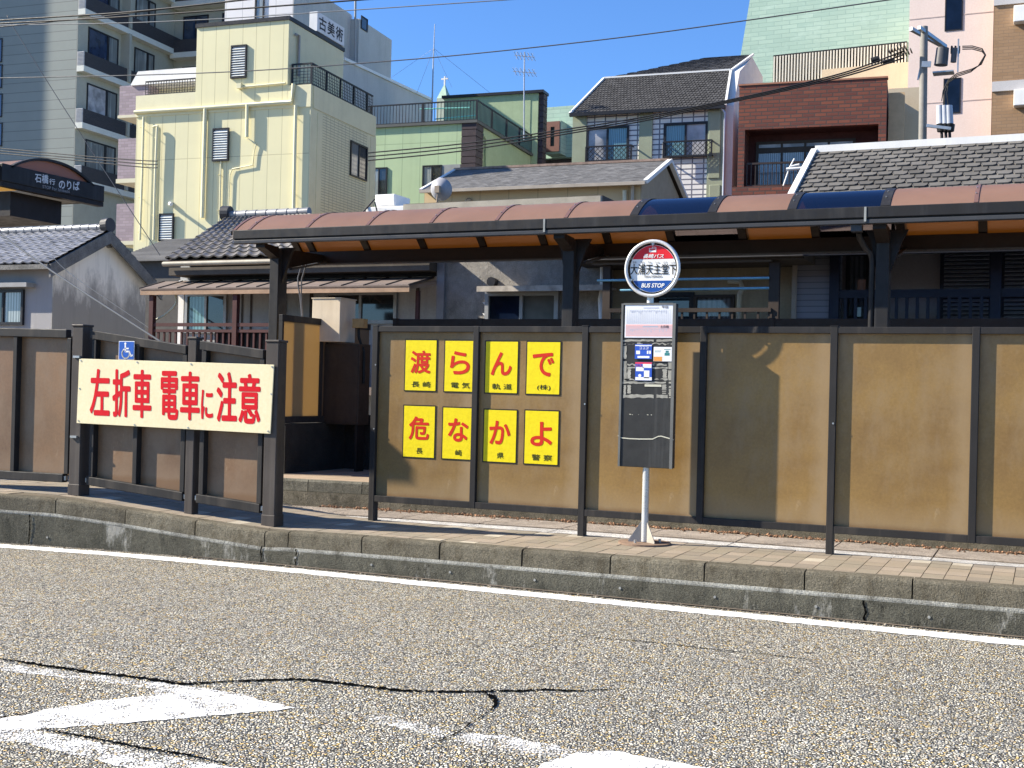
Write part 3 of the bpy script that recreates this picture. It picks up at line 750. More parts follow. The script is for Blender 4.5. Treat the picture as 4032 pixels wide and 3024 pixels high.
ragged(mb, 362, 1545, 780, 1585, 16, 10); ragged(mb, 364, 1455, 395, 1550); ragged(mb, 400, 1460, 440, 1545); ragged(mb, 725, 1455, 770, 1545); ragged(mb, 785, 1470, 826, 1590)
mb.build("tape_residue", TAPE, T)
CR = M("tape_cream", (.60, .58, .46), .6, .2, 10)
mb = MB(); rect(mb, 565, 1456, 722, 1474, -.0035)
pts = [(315, 510), (345, 530), (420, 538), (520, 542), (640, 542), (690, 518), (720, 515), (790, 535), (835, 550)]
M_ = lambda x, y: (2300+x*.4219, 1500+y*.4219)
for (a, b), (c, d) in zip(pts[:-1], pts[1:]):
    P = [lz(*M_(*q)) for q in ((a, b-5), (c, d-5), (c, d+5), (a, b+5))]; mb.poly([(p.x, fy-.0025, p.z) for p in P])
for i in range(9):
    x = 412+i*34+random.uniform(-9, 9); dy_ = random.uniform(-5, 5); l_ = random.uniform(6, 24)
    if random.random() < .25: continue
    P = [lz(*M_(*q)) for q in ((x, 308+dy_), (x+l_, 311+dy_), (x+l_-2, 317+dy_), (x+3, 314+dy_))]; mb.poly([(p.x, fy-.0025, p.z) for p in P])
mb.build("tape_line", CR, T)
# leaflets
LB = M("leaflet_blue", (.035, .10, .48), .35, .1, 8); LW = M("leaflet_white", (.80, .80, .80), .35, .08, 8); LO = M("leaflet_orange", (.75, .32, .08), .35, .1, 8); LR = M("leaflet_red", (.72, .06, .10), .35, .1, 8); LT = M("leaflet_teal", (.05, .22, .22), .4, .1, 8)
lf = patch("blue_leaflet", LB, 475, 1080, 636, 1216, -.006, th=.004)
mb = MB(); rect(mb, 480, 1088, 634, 1096, -.0105); rect(mb, 500, 1190, 612, 1208, -.0105); rect(mb, 488, 1140, 525, 1172, -.0105); rect(mb, 588, 1140, 604, 1170, -.0105); rect(mb, 610, 1140, 626, 1170, -.0105)
p, q, r_ = lz(*L_(520, 1128)), lz(*L_(605, 1128)), lz(*L_(520, 1102)); o = Vector((0, -.0105, 0)); letter(mb, "コココ!", p+o, q+o, r_+o, .01); mb.build("leaflet_print", LW, lf)
lf = patch("white_leaflet", LW, 648, 1106, 822, 1238, -.004, th=.003)
mb = MB(); rect(mb, 650, 1196, 730, 1236, -.0075); mb.build("leaflet_print", LO, lf)
mb = MB(); rect(mb, 752, 1160, 800, 1186, -.0075); rect(mb, 762, 1140, 792, 1158, -.0075); rect(mb, 748, 1126, 808, 1131, -.0075); rect(mb, 660, 1140, 722, 1143, -.0075); rect(mb, 660, 1150, 715, 1153, -.0075); mb.build("leaflet_picture", LT, lf)
lf = patch("picture_leaflet", LB, 478, 1248, 636, 1416, -.006, th=.004)
mb = MB(); rect(mb, 479, 1249, 635, 1262, -.0105); p, q, r_ = lz(*L_(484, 1290)), lz(*L_(540, 1290)), lz(*L_(484, 1266)); letter(mb, "バス", p+o, q+o, r_+o, .02)
mb.build("leaflet_red_print", LR, lf)
mb = MB(); rect(mb, 486, 1292, 560, 1330, -.0103); rect(mb, 480, 1388, 634, 1414, -.0103); rect(mb, 560, 1325, 612, 1396, -.0103); rect(mb, 550, 1262, 632, 1300, -.0103)
p = lz(*L_(522, 1372)); disc(mb, p.x, p.z, .014, fy-.0104, 14); mb.build("leaflet_white_print", LW, lf)
# round plate
cc = L(WF.F(2567.5, 1057, BYP)); RR = .2345
ft = fy+.005
RIM = M("rim_metal", (.72, .71, .68), .28, .12, 8, metal=.3)
mb = MB(); n = 48; ring_ = [(cc.x+RR*math.cos(2*math.pi*i/n), ft, cc.z+RR*math.sin(2*math.pi*i/n)) for i in range(n+1)]
mb.tube(ring_, .0155, 10, cap=False); mb.build("rim", RIM, T)
mb = MB(); mb.tube([(0, 0, 2.15), (0, 0, cc.z-RR-.005)], .026, 14); mb.build("neck", ALU, T)
def band(mb, z0, z1, r, y, n=24):
    """slice of a disc between two heights"""
    t0, t1 = math.asin(max(-1, min(1, z0/r))), math.asin(max(-1, min(1, z1/r)))
    Lh = [(r*math.cos(t0+(t1-t0)*i/n), r*math.sin(t0+(t1-t0)*i/n)) for i in range(n+1)]
    for (a, b), (c, d) in zip(Lh[:-1], Lh[1:]): mb.poly([(cc.x-a, y, cc.z+b), (cc.x+a, y, cc.z+b), (cc.x+c, y, cc.z+d), (cc.x-c, y, cc.z+d)])
K_ = .0247*.0  
r2 = RR-.03
mb = MB(); mb.tube([(cc.x, ft+.016, cc.z), (cc.x, ft+.022, cc.z)], r2, 48, smooth=False); pl = mb.build("round_plate", WHITE, T)
SR = M("sign_red", (.66, .02, .03), .35, .08, 6); SB = M("sign_deep_blue", (.015, .075, .30), .35, .08, 6)
zt_, zb_ = lz(*L_(640, 281)).z-cc.z, lz(*L_(640, 484)).z-cc.z
mb = MB(); band(mb, zt_, r2*.985, r2*.985, ft+.0145); mb.build("red_field", SR, pl)
mb = MB(); band(mb, -r2*.985, zb_, r2*.985, ft+.0145); mb.build("blue_field", SB, pl)
def lfit(mb, txt, x0, y0, x1, y1, y, bold=0, shear=0):
    p, q, r_ = [lz(*L_(*k)) for k in ((x0, y1), (x1, y1), (x0, y0))]
    letter(mb, txt, (p.x, y, p.z), (q.x, y, q.z), (r_.x, y, r_.z), bold, shear)
mb = MB(); yl = ft+.013
lfit(mb, "大浦天主堂下", 426, 328, 856, 426, yl, .012); 
mb.build("stop_name", BLK, pl)
mb = MB(); lfit(mb, "Oura Cathedral", 552, 431, 716, 453, yl, .006)
for t, x in (("おお", 450), ("うら", 520), ("てん", 590), ("しゅ", 662), ("どう", 734), ("した", 806)): lfit(mb, t, x-2, 303, x+32, 322, yl, .005)
mb.build("small_reading", M("grey_ink", (.16, .16, .16), .5, .1, 8), pl)
mb = MB(); lfit(mb, "長崎バス", 545, 234, 738, 275, yl, .022, .25); lfit(mb, "BUS STOP", 526, 508, 744, 549, yl, .04, .25)
rect_ = lambda x0, y0, x1, y1: [lz(*L_(*k)) for k in ((x0, y1), (x1, y1), (x1, y0), (x0, y0))]
for q in ((600, 200, 666, 218), (600, 180, 606, 202), (660, 168, 666, 202), (625, 168, 664, 173), (608, 184, 655, 188), (628, 172, 632, 186)):
    mb.poly([(p.x, yl, p.z) for p in rect_(*q)])
mb.build("white_lettering", WHITE, pl)
for a in (90, 207, 333):
    x, z = cc.x+(RR-.022)*math.cos(rad(a)), cc.z+(RR-.022)*math.sin(rad(a))
    mb = MB(); mb.tube([(x, ft-.004, z), (x, ft+.02, z)], .011, 8); mb.beam((cc.x+RR*math.cos(rad(a)), ft+.006, cc.z+RR*math.sin(rad(a))), (cc.x+(RR-.04)*math.cos(rad(a)), ft+.006, cc.z+(RR-.04)*math.sin(rad(a))), .01, .01)
    mb.build("clip", STEEL, T)

# ================================================================== TRAM SHELTER (far platform)
SHX0, SHX1 = -10.35, 2.55
SHY0, SHY1, APY, APZ = 13.72, 15.32, 14.52, 4.02
SH = M("shelter_metal", (.024, .023, .023), .5, .2, 3, spec=.22, streak=.25, grime=(.1, .1, .1)); SHL = M("shelter_gutter_lip", (.060, .060, .062), .35, .2, 3)
SHB = M("shelter_beam", (.020, .015, .013), .5, .2, 3)
T = thing("tram_shelter", "long dark shelter with an arched brown roof over the far tram platform", "shelter", Frame((SHX0, SHY0, FZ))); o0 = Vector((SHX0, SHY0, FZ))
def shb(mb, x0, x1, y0, y1, z0, z1): return mb.box(x0-SHX0, x1-SHX0, y0-SHY0, y1-SHY0, z0-FZ, z1-FZ)
mb = MB(); shb(mb, SHX0, SHX1, 13.69, 13.80, 3.592, 3.715); mb.build("gutter", SH, T, bevel=.008)
mb = MB(); shb(mb, SHX0+.01, SHX1, 13.715, 13.79, 3.574, 3.592); mb.build("gutter_groove", BLK, T)
mb = MB(); shb(mb, SHX0+.01, SHX1, 13.695, 13.79, 3.528, 3.574); mb.build("gutter_lip", SHL, T, bevel=.006)
mb = MB(); shb(mb, SHX0, SHX1, 15.26, 15.36, 3.415, 3.59); mb.build("rear_beam", SHB, T)
mb = MB(); shb(mb, SHX0, SHX1, 15.24, 15.37, 3.395, 3.414); mb.build("rear_gutter_lip", SHL, T)
mb = MB(); shb(mb, SHX0-.006, SHX0, 13.69, 13.80, 3.592, 3.715); mb.build("gutter_end", M("end_cap_pale", (.42, .34, .28), .5, .2, 5), T)
def arch(t, lift=0.0):
    """point on the roof's arch, t 0 front .. 1 back"""
    y = 13.70+(15.34-13.70)*t; k = 1-abs(2*t-1)**2.15
    zf = 3.715 if t < .5 else 3.60
    return y, zf+(APZ-zf)*k+lift
def polycarb(name, tint, tr, spec_tint=(1, 1, 1), rough=.25):
    mt, n, b = _nodes(name); co = _co(n)
    c = _mix(n, _ramp(n, _noise(n, co, 1.5, 5), .35, .7), tint, mul(tint, .8))
    n.links.new(c, b.inputs["Base Color"]); b.inputs["Roughness"].default_value = rough
    t = n.nodes.new("ShaderNodeBsdfTranslucent"); n.links.new(_mix(n, 1.0, c, tr, 'MIX'), t.inputs[0])
    mx = n.nodes.new("ShaderNodeMixShader"); mx.inputs[0].default_value = .45; out = n.nodes["Material Output"]
    n.links.new(b.outputs[0], mx.inputs[1]); n.links.new(t.outputs[0], mx.inputs[2]); n.links.new(mx.outputs[0], out.inputs[0])
    return mt
PCB = polycarb("roof_sheet_brown", (.36, .225, .165), (.62, .33, .06), rough=.4)
def clearsheet(name):
    mt, n, b = _nodes(name); out = n.nodes["Material Output"]
    g = n.nodes.new("ShaderNodeBsdfGlossy"); g.inputs["Roughness"].default_value = .06; g.inputs[0].default_value = (.52, .52, .60, 1)
    t = n.nodes.new("ShaderNodeBsdfTransparent"); t.inputs[0].default_value = (.26, .28, .36, 1)
    f = n.nodes.new("ShaderNodeFresnel"); f.inputs[0].default_value = 1.75
    mx = n.nodes.new("ShaderNodeMixShader"); n.links.new(_math(n, 'ADD', f.outputs[0], .12), mx.inputs[0]); n.links.new(t.outputs[0], mx.inputs[1]); n.links.new(g.outputs[0], mx.inputs[2]); n.links.new(mx.outputs[0], out.inputs[0])
    return mt
PCC = clearsheet("roof_sheet_clear")
PCU, _n, _b = _nodes("roof_sheet_unmirrored_underside")  # clean see-through underside; the sky's reflection is left out of it
_t = _n.nodes.new("ShaderNodeBsdfTransparent"); _t.inputs[0].default_value = (.62, .62, .66, 1); _n.links.new(_t.outputs[0], _n.nodes["Material Output"].inputs[0])
ribs = [SHX0+.25+.935*i for i in range(14)]
ribs = [WF.F(x, y, 13.70).x for x, y in ((981, 903), (1208, 895), (1445, 888), (1695, 880), (1954, 870), (2226, 863), (2495, 853), (2802, 842), (3117, 828), (3485, 813), (3843, 797))]
while ribs[-1] < SHX1-.3: ribs.append(ribs[-1]+.935)
def arch_strip(mb, x0, x1, lift, th, n=20, smooth=True, under=0):
    top = [arch(i/n, lift) for i in range(n+1)]
    up = [(x-SHX0, y-SHY0, z-FZ) for y, z in top for x in (x0, x1)]; dn = [(x-SHX0, y-SHY0, z-FZ-th) for y, z in top for x in (x0, x1)]
    mb.add(up, [(2*i, 2*i+1, 2*i+3, 2*i+2) for i in range(n)], 0, smooth); mb.add(dn, [(2*i, 2*i+2, 2*i+3, 2*i+1) for i in range(n)], under, smooth)
    k = 2*(n+1); mb.add(up+dn, [(2*i, 2*i+2, k+2*i+2, k+2*i) for i in range(n)]+[(2*i+1, k+2*i+1, k+2*i+3, 2*i+3) for i in range(n)]); return mb
edges = [SHX0+.02]+ribs
for i, (a, b) in enumerate(zip(edges[:-1], edges[1:])):
    blue = 7 <= i <= 7 or i == 9
    mb = MB(); arch_strip(mb, a+.004, b-.004, -.004, .004, under=1 if blue else 0); o = mb.build("clear_roof_sheet" if blue else "roof_sheet", [PCC, PCU] if blue else PCB, T)
    if blue: o["label"] = "clear dark roof sheet that mirrors the blue sky"
for i, x in enumerate([SHX0+.01]+ribs):
    wide = i in (7, 8, 9, 10)
    mb = MB(); arch_strip(mb, x-(.05 if wide else .022), x+(.05 if wide else .022), .006, .006); pass
    mb.build("rib", SH if wide else M("rib_brown", (.16, .09, .075), .4, .2, 3), T)
    mb = MB(); arch_strip(mb, x-.05, x+.05, -.010, .06); mb.build("rafter", SHB, T)
mb = MB()
for x in ribs:
    for t in (.10, .2): 
        y, z = arch(t, .008); mb.tube([(x-.008-SHX0, y-SHY0, z-FZ), (x-.008-SHX0, y-.006-SHY0, z+.008-FZ)], .008, 6)
mb.build("roof_screw", BOLT, T)
cols = [WF.F(1056, 1300, 14.12).x, WF.F(2213, 1192, 14.12).x, WF.F(3445, 1186, 14.12).x, 2.05]
for x in cols:
    x0, x1 = x, x+.145
    mb = MB(); shb(mb, x0, x1, 14.12, 14.34, FZ, 3.50)
    q = [(x0-SHX0, 14.12-SHY0), (x1-SHX0, 14.12-SHY0)]
    mb.build("column", SH, T, bevel=.006)
    mb = MB(); mb.prism([(x0-.13-SHX0, 14.2-SHY0, 3.52-FZ), (x1+.19-SHX0, 14.2-SHY0, 3.52-FZ), (x1+.13-SHX0, 14.2-SHY0, 3.40-FZ), (x1-SHX0, 14.2-SHY0, 3.02-FZ), (x0-SHX0, 14.2-SHY0, 3.02-FZ), (x0-.07-SHX0, 14.2-SHY0, 3.40-FZ)], (0, .05, 0)); mb.build("gusset_plate", SHB, T)
    mb = MB()
    for xx in (x0+.01, x1-.05):
        mb.prism([(xx-SHX0, 14.34-SHY0, 3.52-FZ), (xx-SHX0, 15.26-SHY0, 3.54-FZ), (xx-SHX0, 15.26-SHY0, 3.45-FZ), (xx-SHX0, 14.34-SHY0, 3.24-FZ)], (.04, 0, 0))
    mb.prism([(x0-SHX0, 14.12-SHY0, 3.52-FZ), (x0-SHX0, 13.78-SHY0, 3.54-FZ), (x0-SHX0, 13.78-SHY0, 3.48-FZ), (x0-SHX0, 14.12-SHY0, 3.36-FZ)], (.145, 0, 0))
    mb.build("bracket_arm", SHB, T)
    mb = MB(); mb.prism([(x1+.02-SHX0, 14.36-SHY0, 3.25-FZ), (x1+.02-SHX0, 15.3-SHY0, 3.44-FZ), (x1+.02-SHX0, 15.3-SHY0, 3.425-FZ), (x1+.02-SHX0, 14.36-SHY0, 3.22-FZ)], (.05, 0, 0)); mb.build("bracket_lit_strip", SHL, T)  # paler strip paints the light along the arm's underside
mb = MB()
for x in (cols[1]-.09, cols[2]-.07, ): shb(mb, x-.012, x+.012, 13.684, 13.70, 3.55, 3.712)
mb.build("gutter_joint", M("joint_pale", (.34, .35, .33), .5, .2, 6), T)
xd = cols[2]-.13
mb = MB(); shb(mb, xd-.10, xd+.02, 13.74, 13.86, 3.45, 3.53); mb.build("outlet_box", SHL, T, bevel=.005)
mb = MB(); pt = [(xd-.03, 13.85, 3.46), (xd-.03, 13.95, 3.40), (xd+.02, 14.08, 3.30), (xd+.07, 14.14, 3.24), (xd+.085, 14.16, 3.15), (xd+.085, 14.16, FZ)]
mb.tube([(x-SHX0, y-SHY0, z-FZ) for x, y, z in pt], .032, 12); mb.build("downpipe", SH, T)

# rear fence of the far platform
RFY = 15.75
T = thing("platform_rear_fence", "dark rail topped fence along the back of the far tram platform", "fence", Frame((-8.9, RFY, FZ)))
za, zb = WF.F(1700, 1257, RFY).z-FZ, WF.F(1700, 1285, RFY).z-FZ
mb = MB(); mb.box(0, 11.5, -.05, .05, zb-.02, za); mb.box(0, 11.5, -.04, .04, .12, .2); mb.build("rail", SHB, T, bevel=.004)
for i in range(9): MB().box(i*1.4-.02, i*1.4+.05, -.06, .04, 0, za+.01).build("post", SHB, T)
for i in range(8): MB().box(i*1.4+.05, i*1.4+1.38, 0, .012, .2, zb-.02).build("panel", PANELG, T)
# golden end panel and switch cabinets at the left end of the platform
px0 = WF.F(1112, 1450, 13.95); fr = Frame((px0.x, 13.95, FZ))
T = thing("platform_side_fence", "golden brown fence panel seen past the right square post", "fence", fr)
a, b, c, d = fr.S(1112, 1264, 0), fr.S(1262, 1284, 0), fr.S(1262, 1644, 0), fr.S(1112, 1640, 0)
yE = 2.3; zt_ = a.z; zb_ = d.z
GOLD = polycarb("golden_sheet", (.44, .33, .19), (.56, .42, .21), rough=.45)
MB().box(-.006, .006, a.y, b.y-.02, zb_, zt_).build("panel", GOLD, T)
MB().box(-.03, .03, a.y-.04, yE, zt_, zt_+.09).build("top_rail", FENCE, T, bevel=.004)
MB().box(-.03, .03, a.y-.04, yE, zb_-.09, zb_).build("bottom_rail", FENCE, T, bevel=.004)
MB().box(-.03, .03, b.y-.02, b.y+.04, zb_, zt_).build("post", FENCE, T); MB().box(-.006, .006, b.y+.04, yE, zb_, zt_).build("panel", PANELG, T)
MB().box(-.03, .03, a.y-.04, a.y, 0, zt_).build("post", FENCE, T)
fr2 = Frame((px0.x-.06, 14.0, FZ))
T = thing("low_wall", "stained low concrete wall under the golden fence panel", "wall", fr2)
LW_ = concrete("dark_wall_concrete", (.05, .046, .04), .5, (.04, .038, .034))
MB().box(-.1, .1, 0, 2.3, -.3, zb_-.1).build("end_wall", LW_, T); MB().box(.1, 2.6, 1.55, 1.65, -.3, zb_+.02).build("rear_wall", LW_, T)
I_ = lambda x, y: (1000+x*.6029, 1200+y*.6029)
p, q = WF.F(*I_(402, 775), 15.0), WF.F(*I_(692, 255), 15.0)
fr = Frame((p.x, 15.0, FZ))
T = thing("electric_cabinet", "brown metal cabinet with a round knob in the shade on the platform", "cabinet", fr)
CAB = M("cabinet_brown", (.060, .040, .028), .5, .3, 4, streak=.3)
w = q.x-p.x; z0 = p.z-FZ; z1 = q.z-FZ
MB().box(0, w, 0, .3, z0, z1).build("body", CAB, T, bevel=.006)
MB().box(.02, w-.02, -.012, 0, z0+.03, z1-.03).build("door", CAB, T, bevel=.004)
kz = fr.F(*I_(430, 520)); mb = MB(); mb.tube([(kz.x, -.012, kz.z), (kz.x, -.04, kz.z)], .022, 14); mb.build("knob", STEEL, T)
for x in (.05, w-.08): MB().box(x, x+.04, .05, .25, 0, z0).build("leg", SHB, T)
p, q = WF.F(*I_(375, 240), 14.85), WF.F(*I_(566, -42), 14.85); fr = Frame((p.x, 14.85, p.z))
T = thing("equipment_box", "cream metal box with a sunlit face above the brown cabinet", "box", fr)
BEI = M("cream_box", (.68, .58, .44), .45, .15, 4, streak=.25, grime=(.4, .3, .2))
MB().box(0, q.x-p.x, 0, .42, 0, q.z-p.z).build("body", BEI, T, bevel=.008)
MB().box(-.012, q.x-p.x+.012, -.012, .43, q.z-p.z, q.z-p.z+.012).build("lid", BEI, T)
mb = MB(); mb.tube([(.12, .2, -1.2), (.12, .2, 0)], .04, 10); mb.build("stand", SHB, T)
p, q = WF.F(*I_(640, 150), 15.0), WF.F(*I_(716, 90), 15.0); fr = Frame((p.x, 15.0, p.z))
T = thing("junction_box", "small yellowed junction box beside the cream equipment box", "box", fr)
MB().box(0, q.x-p.x, 0, .12, 0, q.z-p.z).build("body", M("yellowed", (.42, .28, .12), .5, .25, 6), T, bevel=.006)
mb = MB(); w = q.x-p.x; mb.tube([(w*.4, .06, 0), (w*.42, .06, -.12), (w*.55, .08, -.22), (w*.8, .1, -.34), (w*.82, .1, -.8)], .02, 10); mb.build("conduit", BLK, T)
# two loose cables hanging from the shelter
fr = Frame(WF.F(1200, 1245, 15.0)); H_ = lambda x, y: (900+x*.2712, 850+y*.2712)
T = thing("hanging_cable", "two grey cables looping down from the shelter roof above the cream box", "cable", fr)
for pts in ([(1120, 640), (1050, 760), (1008, 900), (1010, 1020), (1040, 1180), (1065, 1460)], [(1140, 650), (1100, 800), (1062, 920), (1055, 1100), (1060, 1300), (1072, 1460)]):
    mb = MB(); mb.tube([fr.F(*H_(*q)) for q in pts], .011, 8); mb.build("strand", M("cable_grey", (.12, .12, .13), .4, .1, 5), T)

# ------------------------------------------------------------------ end of the other shelter, upper left
YS_ = 8.88; EX = WF.F(10*.6028, 645, YS_).x if 0 else WF.F(10, 645, YS_).x
A_ = lambda x, y: (x*.6028, y*.6028)
fr = Frame((EX, YS_, .455))
T = thing("tram_shelter", "end of a dark arch roofed shelter carrying a white lettered name board", "shelter", fr)
e = lambda x, y, u=0: fr.S(*A_(x, y), u)
bl, br, tr_, tl = e(20, 1178), e(672, 1318), e(680, 1215), e(25, 1066)
y0, y1, z0, z1 = 0, e(682, 1260).y, e(20, 1180).z, e(25, 1066).z
mb = MB(); mb.box(-.06, 0, y0, y1, z0, z1); mb.build("end_board", SH, T, bevel=.006)
mb = MB(); mb.box(-.09, -.01, y0, y1, z0-.05, z0-.002); mb.box(-6, -.06, -.03, .03, z0, z1); mb.box(-6, -.06, y1-.05, y1+.02, z0, z1); mb.build("beam", SHB, T)
mb = MB(); mb.box(-6, -.03, -.035, -.03, z0, z1); mb.build("side_cladding", M("shelter_side_tan", (.35, .24, .18), .5, .2, 3), T)
LET = M("letter_white", (.62, .62, .62), .5, .1, 8)
def ltr(txt, x0, y0_, x1, y1_, sl, bold=0, name="name_lettering", mat=LET):
    p, q, r_ = e(x0, y1_, .002), e(x1, y1_+(x1-x0)*sl, .002), e(x0, y0_, .002); mb = MB(); letter(mb, txt, p, q, r_, bold); return mb.build(name, mat, T)
ltr("石橋", 228, 1130, 316, 1190, .13, .02); ltr("行", 322, 1165, 360, 1205, .13, .02); ltr("のりば", 384, 1172, 520, 1232, .10, .025)
ltr("STOP For Ishibashi", 278, 1208, 455, 1228, .19, .0, "small_lettering", M("letter_grey", (.3, .3, .31), .5, .1, 8))
n = 24; pts = []
for i in range(n+1):
    t = i/n; yy = y1*(.08+.81*t); zz = z1-.01+.165*(1-abs(2*t-1)**2.2); pts.append((yy, zz))
mb = MB()
for (ya, za), (yb_, zb) in zip(pts[:-1], pts[1:]): mb.prism([(-.05, ya, za), (-.05, yb_, zb), (-.05, yb_, zb-.025), (-.05, ya, za-.025)], (.05, 0, 0))
mb.build("arch_rim", SH, T)
mb = MB(); mb.prism([(-.045, y, z-.02) for y, z in pts]+[(-.045, y1*.89, z1-.02), (-.045, y1*.08, z1-.02)], (.01, 0, 0)); mb.build("arch_infill", PCB, T)
mb = MB(); 
for (ya, za), (yb_, zb) in zip(pts[:-1], pts[1:]): mb.poly([(-6, ya, za-.01), (-.05, ya, za-.01), (-.05, yb_, zb-.01), (-6, yb_, zb-.01)])
mb.build("roof_sheet", PCB, T)
mb = MB(); mb.box(-6, -.2, .3, 1.0, z0-.30, z0-.05); mb.build("roof_truss", SHB, T)
for x in (-2.6, -5.8): MB().box(x, x+.145, .70, .90, 0, z0-.05).build("column", SH, T, bevel=.006)

# ================================================================== BUILDINGS
B_ = lambda x, y: (900+x*.6028, y*.6028)
C_ = lambda x, y: (1400+x*.6028, 300+y*.6028)
D_ = lambda x, y: (2100+x*.6028, 150+y*.6028)
E_ = lambda x, y: (2900+x*.6028, y*.6028)
F_ = lambda x, y: (x*.4973, 800+y*.4973)
H2 = lambda x, y: (1000+x*.4521, 900+y*.4521)
K2 = lambda x, y: (1900+x*.4521, 800+y*.4521)
N_ = lambda x, y: (2800+x*.557, 700+y*.557)
FRD = M("window_frame_dark", (.022, .022, .025), .4, .15, 4); FRA = M("window_frame_alu", (.34, .34, .33), .4, .2, 4, metal=.3)
FRB = M("window_frame_brown", (.06, .045, .035), .5, .2, 4)
GD = GL("glass_dark"); GB = GL("glass_sky", (.03, .05, .10), .03, 1.0); GC = GL("glass_curtain", curtain=(.34, .38, .38)); GW = GL("glass_frosted", (.42, .42, .44), .25, .5); GT = GL("glass_teal", curtain=(.16, .30, .33))
RAILB = M("rail_black", (.018, .018, .022), .45, .2, 4)

def winrect(fr, tl, br, d=0.0):
    a, b = fr.F(*tl, d), fr.F(*br, d); return a.x, b.x, b.z, a.z
def win(T, r, d=0.0, fm=FRD, panes=(GD, GD), t=.05, proud=.06, cross=0, name="window"):
    """a window on a front: frame proud of the wall, each light of glass its own sub-part"""
    x0, x1, z0, z1 = r; n = len(panes); mb = MB(); y0, y1 = d-proud, d-.001
    mb.box(x0, x0+t, y0, y1, z0, z1); mb.box(x1-t, x1, y0, y1, z0, z1); mb.box(x0+t, x1-t, y0, y1, z1-t, z1); mb.box(x0+t, x1-t, y0, y1, z0, z0+t)
    w = (x1-x0-2*t)/n
    for i in range(1, n): mb.box(x0+t+w*i-t*.4, x0+t+w*i+t*.4, y0+.005, y1, z0+t, z1-t)
    if cross: mb.box(x0+t, x1-t, y0+.004, y1, z0+(z1-z0)*cross-t*.35, z0+(z1-z0)*cross+t*.35)
    f = mb.build(name, fm, T)
    for i, g in enumerate(panes):
        MB().box(x0+t+w*i, x0+t+w*(i+1), d-.02-.004*(i % 2), d-.0015, z0+t, z1-t).build("pane", g, f)
    return f
def win_side(T, fr, tl, br, u, fm=FRD, panes=(GD, GD), t=.05, proud=.05):
    a, b = fr.S(*tl, u), fr.S(*br, u); y0, y1, z0, z1 = a.y, b.y, b.z, a.z
    if isinstance(tl[0], (int, float)) and z0 > z1: z0, z1 = z1, z0
    n = len(panes); mb = MB(); X0, X1 = u+.001, u+proud
    mb.box(X0, X1, y0, y0+t, z0, z1); mb.box(X0, X1, y1-t, y1, z0, z1); mb.box(X0, X1, y0+t, y1-t, z1-t, z1); mb.box(X0, X1, y0+t, y1-t, z0, z0+t)
    w = (y1-y0-2*t)/n
    for i in range(1, n): mb.box(X0, X1-.004, y0+t+w*i-t*.5, y0+t+w*i+t*.5, z0+t, z1-t)
    f = mb.build("window", fm, T)
    for i, g in enumerate(panes): MB().box(u+.0015, u+.02, y0+t+w*i, y0+t+w*(i+1), z0+t, z1-t).build("pane", g, f)
    return f
def bars(mb, p, q, h, pitch, th=.02, top=.04):
    """upright bars with a top and bottom rail between two foot points"""
    p, q = Vector(p), Vector(q); L = (q-p).length; n = max(1, int(L/pitch)); e = Vector((0, 0, 1))
    mb.beam(p+e*h, q+e*h, top, top); mb.beam(p+e*.06, q+e*.06, top*.8, top*.8)
    for i in range(n+1):
        a = p+(q-p)*(i/n); mb.box(a.x-th/2, a.x+th/2, a.y-th/2, a.y+th/2, a.z+.06, a.z+h-.02)
def pipe(T, pts, r, mat, name="drainpipe"):
    mb = MB(); mb.tube(pts, r, 8); return mb.build(name, mat, T)

def shingles(mb, A, B, C, D, nr, nc, lift=.012, style=0, gap=.06):
    """overlapping slates on the slope A(lower left) B(lower right) C(upper right) D(upper left)"""
    A, B, C, D = map(Vector, (A, B, C, D)); nrm = (B-A).cross(D-A).normalized()
    if nrm.z < 0: nrm = -nrm
    for r in range(nr):
        v0, v1 = r/nr, min(1, (r+1.25)/nr); off = .5 if r % 2 else 0
        for c in range(-1, nc+1):
            u0, u1 = (c+off+gap/2)/nc, (c+1+off-gap/2)/nc
            u0, u1 = max(0, u0), min(1, u1)
            if u1-u0 < .3/nc: continue
            P = lambda u, v, l: (A+(B-A)*u)*(1-v)+(D+(C-D)*u)*v+nrm*l
            l0 = lift*random.uniform(1.6, 2.3); k = (u1-u0); dv = (v1-v0); jv = random.uniform(0, .06)*dv
            if style == 1:   # clipped corners
                lo = [(u0, v0+dv*.28), (u0+k*.14, v0+jv), (u1-k*.2, v0+jv), (u1, v0+dv*.22)]
            elif style == 2:  # rounded
                lo = [(u0, v0+dv*.35), (u0+k*.12, v0+dv*.1), (u0+k*.35, v0), (u1-k*.35, v0), (u1-k*.12, v0+dv*.1), (u1, v0+dv*.35)]
            else: lo = [(u0, v0+jv), (u1, v0+jv)]
            up = [(u1, v1), (u0, v1)]
            pts = [P(u, v, l0) for u, v in lo]+[P(u, v, lift*.3) for u, v in up]
            bot = [P(u, v, l0-lift*1.3) for u, v in lo]
            n = len(lo); k0 = len(mb.v); mb.v += pts+bot
            mb.f.append([k0+i for i in range(len(pts))]); mb.m.append(0); mb.sm.append(False)
            for i in range(n-1): mb.f.append([k0+i, k0+len(pts)+i, k0+len(pts)+i+1, k0+i+1]); mb.m.append(0); mb.sm.append(False)
